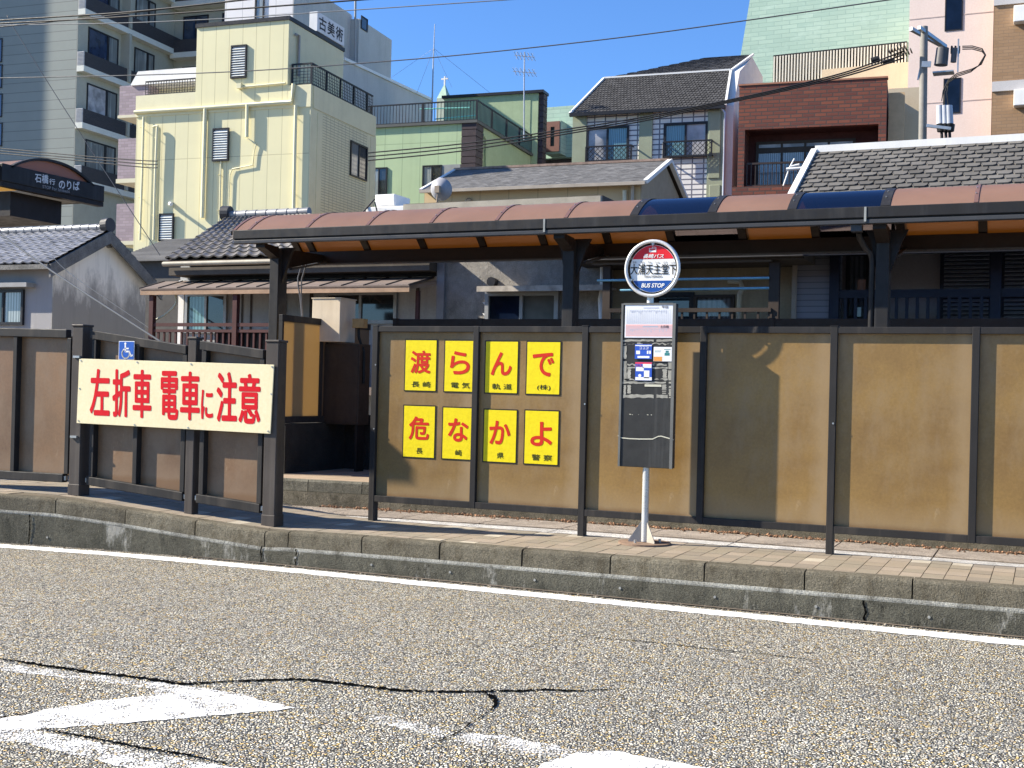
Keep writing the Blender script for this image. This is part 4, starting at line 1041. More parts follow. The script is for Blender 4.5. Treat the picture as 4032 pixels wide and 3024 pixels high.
def wavetiles(mb, A, B, C, D, nr, nc, amp=.03, lip=.03):
    """s-shaped clay tiles laid in courses on the slope A B C D"""
    A, B, C, D = map(Vector, (A, B, C, D)); nrm = (B-A).cross(D-A).normalized()
    if nrm.z < 0: nrm = -nrm
    prof = [(0, .15), (.12, .6), (.25, 1), (.38, .75), (.5, .25), (.65, -.1), (.8, -.15), (.92, 0), (1.0, .12)]
    for r in range(nr):
        for c in range(nc):
            P = lambda u, v, l: (A+(B-A)*u)*(1-v)+(D+(C-D)*u)*v+nrm*l
            v0, v1 = (r+random.uniform(-.03, .03))/nr, (r+1.15)/nr; v1 = min(1.0, v1); v0 = max(0, v0); k = len(mb.v); m = len(prof); j = random.uniform(-.004, .004)
            for u, h in prof: mb.v.append(P((c+u)/nc, v0, amp*h+lip+j))
            for u, h in prof: mb.v.append(P((c+u)/nc, v1, amp*h*.9+.004))
            for u, h in prof: mb.v.append(P((c+u)/nc, v0, amp*h+lip-.028+j))
            for u, h in prof: mb.v.append(P((c+u)/nc, v0, amp*h+lip+j))
            for i in range(m-1):
                mb.f.append([k+i, k+i+1, k+m+i+1, k+m+i]); mb.m.append(0); mb.sm.append(True)
                mb.f.append([k+2*m+i, k+2*m+i+1, k+3*m+i+1, k+3*m+i]); mb.m.append(0); mb.sm.append(False)
SLATE = M("slate_dark", (.068, .067, .069), .75, .3, 4, isl=.28, bump=.2, bscale=40)
SLATEG = M("slate_grey", (.150, .142, .130), .8, .35, 1.2, isl=.28, bump=.3, bscale=40, streak=.5, grime=(.10, .09, .075))
SLATET = M("slate_weathered", (.21, .205, .20), .8, .3, 2, isl=.3, bump=.2, streak=.3)
KAWARA = M("clay_tile_silver", (.30, .30, .31), .38, .3, 3, isl=.3, bump=.1, spec=.6)
KAWARAD = M("clay_tile_brown", (.21, .19, .165), .5, .4, 3, isl=.35, bump=.2, spec=.5)
WHT = M("trim_white", (.78, .77, .74), .5, .1, 2, streak=.15)

# ---------------------------------------------------------------- yellow building
YP = BR("yellow_panels", (.76, .70, .43), (.76, .70, .43), (.50, .45, .26), .56, 4.9, .012, .55, 0, .3, .08, streak=.05)
YS = M("yellow_side", (.77, .70, .44), .6, .10, 1, streak=.12, grime=(.3, .27, .18)); YT = BR("yellow_relief_tiles", (.77, .70, .44), (.74, .67, .42), (.46, .41, .26), .30, .10, .014, .6, 0, .5, .1, streak=.25)
YPP = M("yellow_pipe", (.77, .71, .46), .4, .08, 3)
fr = front_frame(1211, 838, 36, 4.5)
T = thing("yellow_building", "pale yellow flat roofed building with louvred windows and a stepped penthouse", "building", fr)
xl = fr.F(532, 700).x; zt = fr.F(1223, 332).z; dp = fr.S(1478, 600, 0).y
zj = fr.F(1222, 420).z
mb = MB(); mb.box(xl, 0, 0, dp, -.5, zt); mb.build("wall", YP, T)
mb = MB(); mb.box(.002, .03, .18, dp-.1, zj, zt+.0); mb.box(.002, .02, .0, .9, -.5, zj-.04); mb.box(.002, .02, dp-.8, dp, -.5, zj-.04); mb.box(.002, .035, .5, .62, -.5, zj-.1); mb.box(.002, .035, dp-.5, dp-.38, -.5, zj-.1); mb.build("side_cladding", YS, T)
mb = MB(); mb.box(.002, .014, .9, dp-.8, -.5, zj-.04); mb.build("side_tiles", YT, T)
mb = MB(); mb.box(xl-.03, .03, -.035, -.002, zj+.0, zt); mb.build("parapet_band", M("yellow_plain", (.76, .70, .45), .55, .08, 1.5, streak=.06), T)
xp0 = fr.F(775, 250).x; xp1 = fr.F(1136, 250).x; zp = fr.F(1136, 80).z; dpp = fr.S(1352, 190, xp1).y
mb = MB(); mb.box(xp0, xp1, .0015-.04, dpp, zt-.6, zp); mb.build("penthouse", YP, T)
mb = MB(); mb.box(xp1+.002, xp1+.02, -.03, dpp, zt, zp-.02); mb.build("penthouse_side", YS, T)
mb = MB(); mb.box(xp0-.04, xp1+.05, -.09, dpp+.04, zp, zp+.14); mb.build("penthouse_coping", FRD, T)
YLV = M("louvre_glass", (.78, .80, .76), .4, .2, 4)
for tl, br in (((913, 181), (971, 307)), ((841, 507), (901, 634)), ((630, 842), (684, 950))):
    r = winrect(fr, tl, br, -.04); f = win(T, r, -.04, FRD, (GW,), .05, .07, name="louvre_window"); mb = MB(); z = r[2]+.08
    while z < r[3]-.08: mb.prism([(r[0]+.05, -.115, z), (r[0]+.05, -.065, z+.055), (r[0]+.05, -.06, z+.05), (r[0]+.05, -.11, z-.005)], (r[1]-r[0]-.1, 0, 0)); z += .088
    mb.build("louvres", YLV, f)
win(T, winrect(fr, (954, 830), (1072, 930)), -.0, FRD, (GW, GD), .05)
win_side(T, fr, (1379, 552), (1441, 715), .014, FRD, (GC, GD), .06, .06)
dz = -.11
for pts, r in (([(530, 442), (790, 426), (1150, 402), (1156, 330)], .075), ([(809, 426), (803, 640), (797, 858)], .075), ([(974, 412), (972, 540)], .065),
               ([(974, 545), (1002, 562), (1008, 572), (1000, 600), (995, 650), (915, 665), (905, 690), (898, 860)], .02), ([(1165, 415), (1160, 640), (1155, 900)], .065),
               ([(604, 500), (612, 496), (622, 497)], .045), ([(566, 460), (560, 700), (551, 945)], .045), ([(620, 500), (612, 700), (606, 945)], .055), ([(870, 630), (864, 880)], .03), ([(950, 343), (1125, 327)], .04)):
    pipe(T, [fr.F(x, y, -.125 if pts[0][0] in (974, 1165, 604, 566, 620, 870) and r > .03 else -.05 if r < .035 else -.09) for x, y in pts], r, YPP)
mb = MB()
for x, y in ((563, 505), (560, 640), (556, 780), (553, 915), (619, 545), (615, 690), (609, 850), (1164, 462), (1160, 610), (1156, 760), (868, 690), (866, 830)):
    p = fr.F(x, y, 0); mb.tube([p+Vector((0, -.001, 0)), p+Vector((0, -.17, 0))], .014, 6)
mb.build("pipe_clip", YPP, T)
mb = MB(); p = fr.F(675, 802, -.02); mb.box(p.x-.06, p.x+.06, -.13, -.002, p.z-.06, p.z+.06); mb.tube([p+Vector((.0, -.1, -.02)), p+Vector((.2, -.3, -.08))], .06, 10); mb.build("wall_camera", WHT, T)
mb = MB(); p = fr.F(950, 343, -.04); mb.box(p.x-.09, p.x+.09, -.22, -.045, p.z-.08, p.z+.1); mb.build("outlet_box", YPP, T)
mb = MB(); bars(mb, (xl+.25, .15, zt), (xp0-.02, .15, zt), .55, .11, .018, .05); 
for i in range(4): mb.beam((xl+.25, .15, zt+.15+.1*i), (xp0, .15, zt+.15+.1*i), .015, .015)
mb.build("roof_railing", RAILB, T)
mb = MB()
for p, q in (((xp1+.1, .12, zt), (-.05, .12, zt)), ((-.05, .12, zt), (-.05, dp-.25, zt))):
    p, q = Vector(p), Vector(q); bars(mb, p, q, .78, .13, .016, .055); e = Vector((0, 0, 1)); L = (q-p).length
    for i in range(5): mb.beam(p+e*(.18+.11*i), q+e*(.18+.11*i), .014, .014)
    for i in range(int(L/1.1)+1): a = p+(q-p)*min(1, i*1.1/L); mb.box(a.x-.03, a.x+.03, a.y-.03, a.y+.03, a.z-.25, a.z+.8)
mb.build("roof_railing", RAILB, T)
mb = MB(); a = fr.S(1115+900-900+0+45, 300, xp1+.02); pipe(T, [fr.S(1164, 135, xp1+.1), fr.S(1178, 140, xp1+.1), fr.S(1175, 300, xp1+.1)], .05, M("pipe_grey", (.35, .35, .34), .5, .15, 3))
# sign board on the penthouse roof
us = xp1-.02
q = [fr.S(1249, 126, us), fr.S(1355, 180, us), fr.S(1355, 99, us), fr.S(1250, 54, us)]
sf = Frame(fr.o, 4.5)
T2 = thing("rooftop_sign", "white rooftop sign with three black brush characters on the yellow building", "sign", sf)
y0, y1, z0, z1 = q[0].y, q[1].y, (q[0].z+q[1].z)/2, (q[2].z+q[3].z)/2
mb = MB(); mb.box(us-.34, us, y0, y1, z0, z1); mb.build("cabinet", WHT, T2, bevel=.01)
mb = MB(); mb.box(us-.3, us-.05, y0+.2, y0+.3, zp+.14, z0); mb.box(us-.3, us-.05, y1-.3, y1-.2, zp+.14, z0); mb.build("bracket", FRD, T2)
mb = MB(); L = y1-y0; h = z1-z0
for i, ch in enumerate("古美術"):
    a = y0+L*(.05+.31*i); letter(mb, ch, (us+.004, a, z0+h*.16), (us+.004, a+L*.27, z0+h*.16), (us+.004, a, z0+h*.86), .022)
mb.build("brush_lettering", BLK, T2)

# ---------------------------------------------------------------- white tower behind it
WTF = BR("white_wall_tiles", (.72, .70, .70), (.70, .68, .68), (.5, .49, .49), .9, 1.35, .02, .5, 0, .2, .06); WTS = M("shaded_white_render", (.50, .49, .46), .7, .12, .6, streak=.25, grime=(.25, .25, .24))  # side wall is the same white, darkened in colour for its shade
fr = front_frame(1152, 80, 47, 4.5)
T = thing("white_tower", "tall off white building rising behind the yellow penthouse", "building", fr)
dp = fr.S(1512, 60, 0).y; zt = fr.F(1152, -90).z; xl = fr.F(885, 60).x
mb = MB(); mb.box(xl, 0, 0, dp*.62, -.5, zt); mb.build("front_wall", WTF, T)
dm = fr.S(1380, 60, 0).y
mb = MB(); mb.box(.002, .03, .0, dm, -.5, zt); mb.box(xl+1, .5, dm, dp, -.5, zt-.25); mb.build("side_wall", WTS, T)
r = winrect(fr, (1007, -30), (1040, 80)); win(T, r, 0, FRD, (GC,), .07)
win_side(T, fr, (1421, 60), (1445, 128), .5, FRD, (GD,), .06)
pipe(T, [fr.S(1400, -40, .6), fr.S(1397, 252, .6)], .06, M("pipe_grey", (.35, .35, .34)))
mb = MB()
for i in range(6): z = zt-1.2-.35*i; mb.box(.03, .1, dm*.35, dm*.7, z, z+.04)
mb.build("rung_ladder", M("ladder_grey", (.3, .3, .3), .5), T)
u = 1.2
q = [fr.S(1352, 236, u), fr.S(1700, 398, u), fr.S(1700, 398, u), fr.S(1352, 236, u)]
q[2].z = q[3].z = -.5
mb = MB(); mb.prism([q[0], q[1], q[2], q[3]], (-7, 0, 0)); mb.build("sloped_annex", M("annex_white_shaded", (.52, .51, .49), .7, .12, .5, streak=.2), T)  # white annex, its shade put into the grey colour
mb = MB(); mb.beam(q[0]+Vector((.02, 0, .06)), q[1]+Vector((.02, 0, .06)), .14, .14); mb.build("annex_coping", WHT, T)

# ---------------------------------------------------------------- apartment block, upper left
APS = BR("apartment_siding", (.25, .275, .255), (.245, .27, .25), (.15, .16, .155), 60, .66, .022, .7, 0, .3, .1); APW = M("apartment_side", (.38, .38, .32), .7, .12, .7, streak=.1)
APT = BR("balcony_dark_tiles", (.062, .058, .062), (.05, .048, .052), (.03, .03, .03), .22, .07, .006, .5, .5, .3, .1); APC = M("slab_pale", (.62, .63, .57), .6, .1, 1)
fr = front_frame(300, 300, 62, 4.5)
T = thing("apartment_block", "tall grey apartment block with dark tiled balconies along its right side", "building", fr)
xl = fr.F(-420, 300).x; zt = fr.F(300, -420).z; dend = fr.S(726, 150, .9).y
mb = MB(); mb.box(xl, 0, 0, dend+7, -.5, zt); mb.build("front_wall", APS, T)
mb = MB(); mb.box(.002, .03, .0, dend, -.5, zt); mb.build("side_wall", APW, T)
ub = fr.F(*A_(556, 400), 0).x-fr.F(*A_(508, 400), 0).x
lv = M("louvre_panel", (.42, .42, .42), .5, .15, 4)
fz = [fr.F(*A_(530, y), 0).z for y in (335, 427, 460)]
pitch = fr.F(*A_(530, 335), 0).z-fr.F(*A_(515, 707), 0).z
for k in range(-2, 5):
    o = k*pitch
    if fz[2]+o < 2 or fz[0]+o > zt: continue
    mb = MB(); mb.box(ub-.12, ub, .05, dend, fz[1]+o, fz[0]+o); mb.build("balcony_parapet", APT, T)
    mb = MB(); mb.box(.03, ub+.02, -.02, dend, fz[2]+o-.05, fz[1]+o); mb.build("balcony_slab", APC, T)
    mb = MB(); mb.box(.03, ub, 0, .05, fz[1]+o, fz[0]+o)
    zz = fz[1]+o+.06
    while zz < fz[0]+o-.04: mb.box(.05, ub-.02, -.02, 0, zz, zz+.03); zz += .09
    mb.build("balcony_louvre", lv, T)
wa = [fr.S(*A_(x, y), .03) for x, y in ((575, 175), (770, 330), (875, 300), (1005, 480))]
y0, y1, y2, y3 = fr.S(*A_(575, 250), .03).y, fr.S(*A_(770, 330), .03).y, fr.S(*A_(875, 400), .03).y, fr.S(*A_(1005, 420), .03).y
zw0, zw1 = fz[0]-.35, fr.S(*A_(575, 172), .03).z
for k in range(-2, 4):
    o = k*pitch
    for (ya, yb2), pn in (((y0, y1), (GB if k >= 0 else GC, GC)), ((y2, y3), (GC, GC))):
        if k == -1 and ya == y0: pn = (GW, GC)
        n = 2; t = .1; mb = MB(); za, zb = zw0+o, zw1+o
        if za < 1: continue
        mb.box(.031, .09, ya, ya+t, za, zb); mb.box(.031, .09, yb2-t, yb2, za, zb); mb.box(.031, .09, ya+t, yb2-t, zb-t, zb); mb.box(.031, .09, ya+t, yb2-t, za, za+t); ym = (ya+yb2)/2+.15*(yb2-ya); mb.box(.031, .1, ym-.1, ym+.1, za+t, zb-t)
        f = mb.build("balcony_window", FRD, T)
        MB().box(.0315, .05, ya+t, ym, za+t, zb-t).build("pane", pn[0], f); MB().box(.0315, .045, ym, yb2-t, za+t, zb-t).build("pane", pn[1], f)
    mb = MB(); mb.box(.03, .75, y1+.35, y1+.6, fz[1]+o, fz[2]+o+pitch-.05); mb.build("party_wall", APW, T)
# wing that turns the corner
wx = 9.0
mb = MB(); mb.box(.031, wx, dend, dend+6, -.5, zt); mb.build("wing_wall", APW, T)
for k in range(-1, 4):
    o = k*pitch
    mb = MB(); mb.box(.3, wx-.5, dend-.9, dend-.78, fz[1]+o-.3, fz[0]+o-.3); mb.build("wing_parapet", APT, T)
    mb = MB(); mb.box(.3, wx-.5, dend-.92, dend-.001, fz[2]+o-.35, fz[1]+o-.3); mb.build("wing_slab", APC, T)
    for x in (.8, 4.2): win(T, (x, x+2.2, zw0+o-.3, zw1+o-.3), dend, FRD, (GB, GB), .09)
for y in (330, 500, 690, 880): 
    r = winrect(fr, A_(-40, y-75), A_(14, y+75)); win(T, r, 0, FRD, (GB,), .07)

# ---------------------------------------------------------------- mauve brick apartments between
MVB = BR("mauve_brick", (.36, .29, .32), (.27, .215, .24), (.25, .21, .22), .42, .15, .014, .7, .5, .4, .1); CRM = M("cream_slab", (.62, .58, .42), .6, .1, 2)
fr = front_frame(*A_(885, 700), 50, 4.5)
T = thing("brick_apartments", "mauve brick building with stacked bays tucked left of the yellow building", "building", fr)
x1 = fr.F(*A_(1290, 600)).x; zt = fr.F(*A_(880, 560)).z
mb = MB(); mb.box(.05, x1+3, .9, 9, -.5, zt); mb.build("wall", CRM, T)
xb = fr.F(*A_(780, 650)).x; 
for a, b, c in ((560, 752, 770), (905, 1168, 1195), (1330, 1575, 1600)):
    z1, z0, zs0 = fr.F(*A_(830, a)).z, fr.F(*A_(830, b)).z, fr.F(*A_(830, c)).z
    off = fr.F(*A_(780-(a-560)*.032, a)).x
    mb = MB(); mb.box(xb, .8, 0, 3.0, z0, z1); mb.build("bay", MVB, T); mb = MB(); mb.box(xb-.05, .85, -.05, 3, zs0, z0); mb.build("bay_slab", CRM, T)
mb = MB(); mb.box(-.25, x1+3, -.1, 9, zt, zt+.06); mb.prism([(-.35, 0, zt+.06), (.1, 0, fr.F(*A_(875, 500)).z+.25), (x1+3, 0, fr.F(*A_(875, 500)).z+.25), (x1+3, 0, zt+.06)], (0, 8, 0)); mb.build("white_roof", WHT, T)
mb = MB(); mb.box(.1, x1, .85, .9, zt-2.6, zt-.7); mb.build("bay_window", GC, T)

# ---------------------------------------------------------------- green terrace building
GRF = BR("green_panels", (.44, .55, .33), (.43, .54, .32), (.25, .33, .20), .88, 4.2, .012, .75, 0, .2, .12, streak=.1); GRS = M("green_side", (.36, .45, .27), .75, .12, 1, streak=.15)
QUO = M("quoin_brown", (.062, .045, .05), .6, .25, 3, bump=.2, bscale=25)
fr = front_frame(*C_(785, 310), 48, 4.5)
T = thing("green_building", "light green building with a railed roof terrace and brown corner stones", "building", fr)
xl = fr.F(1440, 700).x; zt = fr.F(*C_(790, 305)).z; d1 = fr.S(*C_(1150, 430), 0).y; xq = fr.F(*C_(695, 400)).x
mb = MB(); mb.box(xl, xq, 0, d1, -.5, zt); mb.box(xq, -.05, .06, d1, -.5, zt); mb.build("front_wall", GRF, T)
mb = MB(); mb.box(-.049, -.02, .9, d1, -.5, zt); mb.build("side_wall", GRS, T)
def quoins(T, x0, x1, y0, y1, z0, z1, h=.30):
    mb = MB(); z = z1-h
    while z > z0: mb.box(x0, x1, y0, y1, z+.03, z+h-.0); z -= h
    mb.box(x0+.05, x1-.05, y0+.05, y1-.05, z0, z1); return mb.build("corner_stones", QUO, T)
quoins(T, xq, .05, -.06, .85, zt-6, zt)
mb = MB(); mb.box(xl, .1, -.12, 0.4, zt, zt+.12); mb.box(-.3, .1, .4, d1, zt, zt+.12); mb.build("coping", M("coping_grey", (.10, .105, .10), .6), T)
zr = fr.F(*C_(795, 152)).z
mb = MB(); bars(mb, (xl, .1, zt+.12), (0, .1, zt+.12), zr-zt-.12, .155, .022, .055)
for i in range(5): mb.box(-2.6*i-.04, -2.6*i+.04, .06, .14, zt, zr)
mb.build("terrace_railing", RAILB, T); mb = MB(); bars(mb, (0, .1, zt+.12), (0, d1, zt+.12), zr-zt-.12, .155, .022, .055)
for i in range(1, 4): mb.box(-.04, .04, .1+d1*i/4-.04, .1+d1*i/4+.04, zt, zr)
mb.build("terrace_railing", RAILB, T)
zb = fr.F(*C_(1160, 112), d1).z; xb0 = fr.F(*C_(578, 200), d1).x; xb1 = fr.F(*C_(1192, 200), d1).x
mb = MB(); mb.box(xb0, xb1-.4, d1, d1+.7, -.5, zb); mb.box(xb1-.4, xb1, d1+.02, d1+.7, -.5, zb); mb.build("rear_block", GRS, T)
mb = MB(); mb.box(xb0-.1, xb1+.3, d1-.12, d1+.8, zb, zb+.14); mb.build("rear_coping", FRD, T)
quoins(T, xb1, xb1+.26, d1+.1, d1+.7, zb-8, zb)
for tl, br in ((C_(100, 600), C_(205, 785)), (C_(440, 585), C_(562, 715))): win(T, winrect(fr, tl, br), 0, FRD, (GC, GD), .06)
mb = MB(); a = fr.F(*C_(565, 580)); b = fr.F(*C_(682, 720)); mb.box(a.x, b.x, -.03, -.001, b.z, a.z); mb.build("grey_panel", M("panel_grey", (.32, .33, .32), .6), T)
mb = MB(); a = fr.F(*C_(420, 215), 1.2); b = fr.F(*C_(745, 205), 1.2); mb.tube([a, b], .03, 6); a = fr.F(*C_(520, 280), 2.2); b = fr.F(*C_(800, 255), 2.2); mb.tube([a, b], .03, 6); mb.build("laundry_pole", M("pole_aqua", (.20, .50, .45), .4), T)
pipe(T, [fr.S(*C_(835, 385), .06), fr.S(*C_(852, 410), .06), fr.S(*C_(850, 590), .06)], .05, GRS)

# antennas
fr = front_frame(*C_(1100, 430), 46, 0)
T = thing("television_antenna", "television antenna on a thin pole above the green terrace", "antenna", fr)
ANT = M("antenna_metal", (.40, .42, .46), .4, .2, 5, metal=.6)
pipe(T, [fr.F(2063, 550), fr.F(2064, 300), fr.F(2066, 205)], .028, ANT, "mast")
mb = MB()
for y, w in ((222, 40), (285, 46)):
    a, b = fr.F(2066-w, y-4), fr.F(2066+w, y+3); mb.tube([a, b], .014, 5)
    for i in range(6): c = a+(b-a)*((i+.5)/6); mb.tube([c+Vector((0, -.25, .10)), c+Vector((0, .25, -.1))], .01, 5)
    for i in range(5): c = a+(b-a)*((i+.5)/5); mb.tube([c+Vector((0, 0, .16)), c+Vector((0, 0, -.16))], .009, 5)
mb.build("elements", ANT, T)
fr = front_frame(1702, 420, 56, 0)
T = thing("antenna_mast", "tall guyed antenna mast rising into the sky behind the white annex", "antenna", fr)
pipe(T, [fr.F(1700, 480), fr.F(1706, 250), fr.F(1712, 95)], [.05, .035, .02], ANT, "mast")
mb = MB(); tp = fr.F(1708, 190)
for x, y in ((1520, 320), (1640, 370), (1780, 345), (1960, 390)): mb.tube([tp, fr.F(x, y, 1.5)], .008, 4)
mb.build("guy_wire", ANT, T)
# church spire
fr = front_frame(*B_(1408, 690), 95, 0)
T = thing("church_spire", "pale green church spire topped by a white cross, seen over the terrace railing", "spire", fr)
w = fr.F(*B_(1442, 650)).x; zb_, ztp = fr.F(*B_(1408, 650)).z, fr.F(*B_(1410, 545)).z
mb = MB(); mb.add([(-w, -w, zb_), (w, -w, zb_), (w, w, zb_), (-w, w, zb_), (0, 0, ztp)], [(0, 1, 4), (1, 2, 4), (2, 3, 4), (3, 0, 4)]); mb.build("roof", M("copper_green", (.36, .52, .42), .6, .2, 2), T)
mb = MB(); mb.box(-w*.98, w*.98, -w*.98, w*.98, 0, zb_); mb.build("tower", M("spire_wall", (.42, .48, .40), .7), T)
mb = MB(); h = fr.F(*B_(1410, 500)).z; mb.box(-.06, .06, -.06, .06, ztp-.2, h); mb.box(-.33, .33, -.05, .05, ztp+(h-ztp)*.55, ztp+(h-ztp)*.55+.12); mb.build("cross", WHT, T)

# ---------------------------------------------------------------- sea green tiled buildings
SGT = BR("sea_green_tiles", (.40, .53, .43), (.34, .47, .385), (.29, .41, .34), .80, .22, .02, .5, .5, .3, .12, patch=.35, patchcol=(.52, .66, .56))
fr = front_frame(*C_(1240, 500), 60, 0)
T = thing("tiled_house", "small sea green tiled building with one brown dormer window left of the slate mansard", "building", fr)
zt = fr.F(*C_(1300, 200)).z; z0 = fr.F(*C_(1300, 535)).z
mb = MB(); mb.box(fr.F(*C_(1200, 400)).x, 6, 0, 8, z0, zt); mb.build("tiled_wall", SGT, T)
mb = MB(); mb.box(fr.F(*C_(1200, 400)).x, 6, .4, 8, -.5, z0); mb.build("base_wall", M("base_dark", (.09, .07, .07), .7), T)
r = winrect(fr, C_(1245, 300), C_(1330, 490), -.9); f = MB().box(r[0]-.05, r[1]+.05, -.85, 0, r[2]-.1, r[3]+.05).build("dormer", SGT, T)
win(T, r, -.86, M("dormer_brown", (.20, .10, .08), .6), (GD,), .28, .08)
fr = front_frame(*E_(600, 400), 62, -1.5)
T = thing("tiled_tower", "large sea green tiled building with a long louvred screen behind the red brick house", "building", fr)
q = [fr.F(*E_(*k)) for k in ((0, 560), (100, -80), (1160, -150), (1160, 560))]
for k in (0, 3): q[k].z = -.5
q[0].x = fr.F(*E_(-30, 560)).x
mb = MB(); mb.prism([q[0], fr.F(*E_(28, 355)), q[1], q[2], q[3]], (0, 10, 0)); mb.build("tiled_wall", SGT, T)
a, b, c, d = [fr.F(*E_(*k), -.06) for k in ((235, 545), (1112, 470), (1112, 268), (240, 360))]
mb = MB(); mb.prism([a+Vector((0, .03, 0)), b+Vector((0, .03, 0)), c+Vector((0, .03, 0)), d+Vector((0, .03, 0))], (0, .028, 0)); mb.build("screen_shade_sheet", BLK, T)  # flat black sheet paints the shade behind the slats
mb = MB(); n = 44
for i in range(n):
    t = (i+.5)/n; p0 = a+(b-a)*t; p1 = d+(c-d)*t; mb.box(p0.x-.036, p0.x+.036, -.14, -.06, p0.z, p1.z-.1)
mb.build("louvre_slat", M("slat_beige", (.66, .62, .52), .6, .1, 2), T)
mb = MB(); a = fr.F(*E_(560, 455), -.5); b = fr.F(*E_(1120, 540), -.5); mb.box(a.x, b.x, -.5, -.001, b.z-4, a.z); mb.build("beige_band", M("beige_render", (.62, .50, .34), .7, .1, 1, streak=.15), T)

# ---------------------------------------------------------------- pink tower, brown tiled tower
PNK = M("pink_render", (.74, .60, .53), .8, .08, .5, bump=.25, bscale=14, streak=.06)
fr = front_frame(*E_(1118, 600), 57, 0)
T = thing("pink_tower", "tall pale pink rendered tower with two tall dark windows behind the utility pole", "building", fr)
x1 = fr.F(*E_(1668, 600)).x; zt = fr.F(*E_(1300, -160)).z
mb = MB(); mb.box(0, x1, 0, 9, -.5, zt); mb.build("wall", PNK, T)
for tl, br in ((E_(1365, -60), E_(1476, 195)), (E_(1353, 515), E_(1463, 738))): win(T, winrect(fr, tl, br), 0, FRD, (GL("glass_navy", (.006, .012, .03), .08, .3),), .05, .03)
mb = MB(); 
for x, y in ((1475, 95), (1462, 660)): a = fr.F(*E_(x, y)); mb.box(0, x1, -.012, -.001, a.z-.02, a.z+.02)
mb.build("joint", M("joint_pink", (.5, .4, .36), .8), T)
BRT = BR("brown_small_tiles", (.33, .21, .12), (.29, .18, .10), (.24, .16, .10), .42, .14, .012, .6, .5, .4, .15, patch=.2, patchcol=(.42, .30, .20))
fr = front_frame(*E_(1668, 600), 56, 0)
T = thing("brown_tiled_tower", "brown tiled tower with pale floor bands at the right edge", "building", fr)
zt = fr.F(*E_(1700, -160)).z
mb = MB(); mb.box(.02, 8, 0, 8, -.5, zt); mb.build("wall", BRT, T)
for a, b in ((520, 602), (-60, 42)):
    mb = MB(); z1, z0 = fr.F(*E_(1660, a+18)).z, fr.F(*E_(1660, b)).z; mb.box(0, 8.02, -.08, -.002, z0, z1); mb.build("floor_band", M("band_grey", (.50, .48, .47), .6, .1, 1), T)
for y in (105, 650): a = fr.F(*E_(1870, y)); mb = MB(); mb.box(a.x-.35, a.x+.35, -.5, -.002, a.z-.35, a.z+.35); mb.build("vent_hood", WHT, T, bevel=.03)

# ---------------------------------------------------------------- red brick house
RBK = BR("red_brick", (.24, .078, .048), (.14, .05, .04), (.10, .06, .05), .42, .14, .022, .75, .5, .5, .15, bias=-.1)
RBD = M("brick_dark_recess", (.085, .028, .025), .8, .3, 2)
fr = front_frame(*E_(12, 850), 44, 5.5)
T = thing("red_brick_house", "red brick house with a deep shaded balcony below a solid brick parapet", "house", fr)
x1 = fr.F(*E_(980, 700)).x; zt = fr.F(*E_(12, 562)).z; z1 = fr.F(*E_(12, 850)).z; zf = fr.F(*E_(12, 1225)).z; dr = 1.15; dd = fr.S(*E_(1025, 700), x1).y+1.2
mb = MB(); mb.box(0, x1, 0, .3, z1, zt); mb.box(x1-.3, x1, .3, dd, z1-.0, zt); mb.box(0, .3, .3, dd, z1, zt); mb.build("parapet", RBK, T)
mb = MB(); mb.box(-.03, x1+.03, -.03, .33, zt, zt+.06); mb.build("parapet_coping", M("coping_brick", (.40, .18, .11), .7), T)
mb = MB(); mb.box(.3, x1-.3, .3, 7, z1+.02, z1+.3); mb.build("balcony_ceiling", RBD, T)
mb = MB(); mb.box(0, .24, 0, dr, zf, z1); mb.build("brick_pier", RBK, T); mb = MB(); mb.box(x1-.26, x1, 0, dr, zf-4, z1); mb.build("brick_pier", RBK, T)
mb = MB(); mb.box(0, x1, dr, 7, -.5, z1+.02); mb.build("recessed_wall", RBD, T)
mb = MB(); mb.box(-.15, x1+.1, -.15, dr, zf-.9, zf); mb.box(-.15, x1, .2, dr, -.5, zf-.9); mb.build("balcony_floor", RBK, T)
a = fr.F(*E_(130, 925), dr); b = fr.F(*E_(778, 930), dr); zw = fr.F(*E_(200, 985), dr).z; zt2 = fr.F(*E_(135, 930), dr).z
win(T, (a.x, b.x, zw, zt2), dr, FRB, (GW, GW, GW, GW), .1); win(T, (a.x, b.x, zf, zw), dr, FRB, (GC, GC, GD, GD), .1)
zr = fr.F(*E_(12, 1070)).z
mb = MB(); bars(mb, (.34, .1, zf), (x1-.3, .1, zf), zr-zf, .15, .035, .07); mb.build("railing", M("rail_brown", (.05, .035, .03), .5), T)
mb = MB(); q = fr.F(*E_(1105, 700), 3.0); mb.box(x1, q.x+.6, 2.2, 8, -.5, zt+.15); mb.build("beige_annex", M("beige_render", (.6, .5, .36)), T)
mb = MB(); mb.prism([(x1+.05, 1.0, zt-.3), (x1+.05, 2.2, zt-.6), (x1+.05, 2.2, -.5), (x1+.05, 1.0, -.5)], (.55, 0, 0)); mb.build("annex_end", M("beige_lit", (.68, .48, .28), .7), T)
mb = MB()
p = fr.F(*E_(355, 1105), -.05)
mb.tube([p+Vector((-.30, 0, -.75)), p+Vector((-.05, 0, .05)), p+Vector((.12, 0, .38))], .028, 6)
mb.tube([p+Vector((-.16, 0, .0)), p+Vector((.5, 0, .03))], .06, 6); mb.tube([p+Vector((.0, 0, .1)), p+Vector((.3, 0, .16))], .04, 6); mb.build("drying_frame", WHT, T)

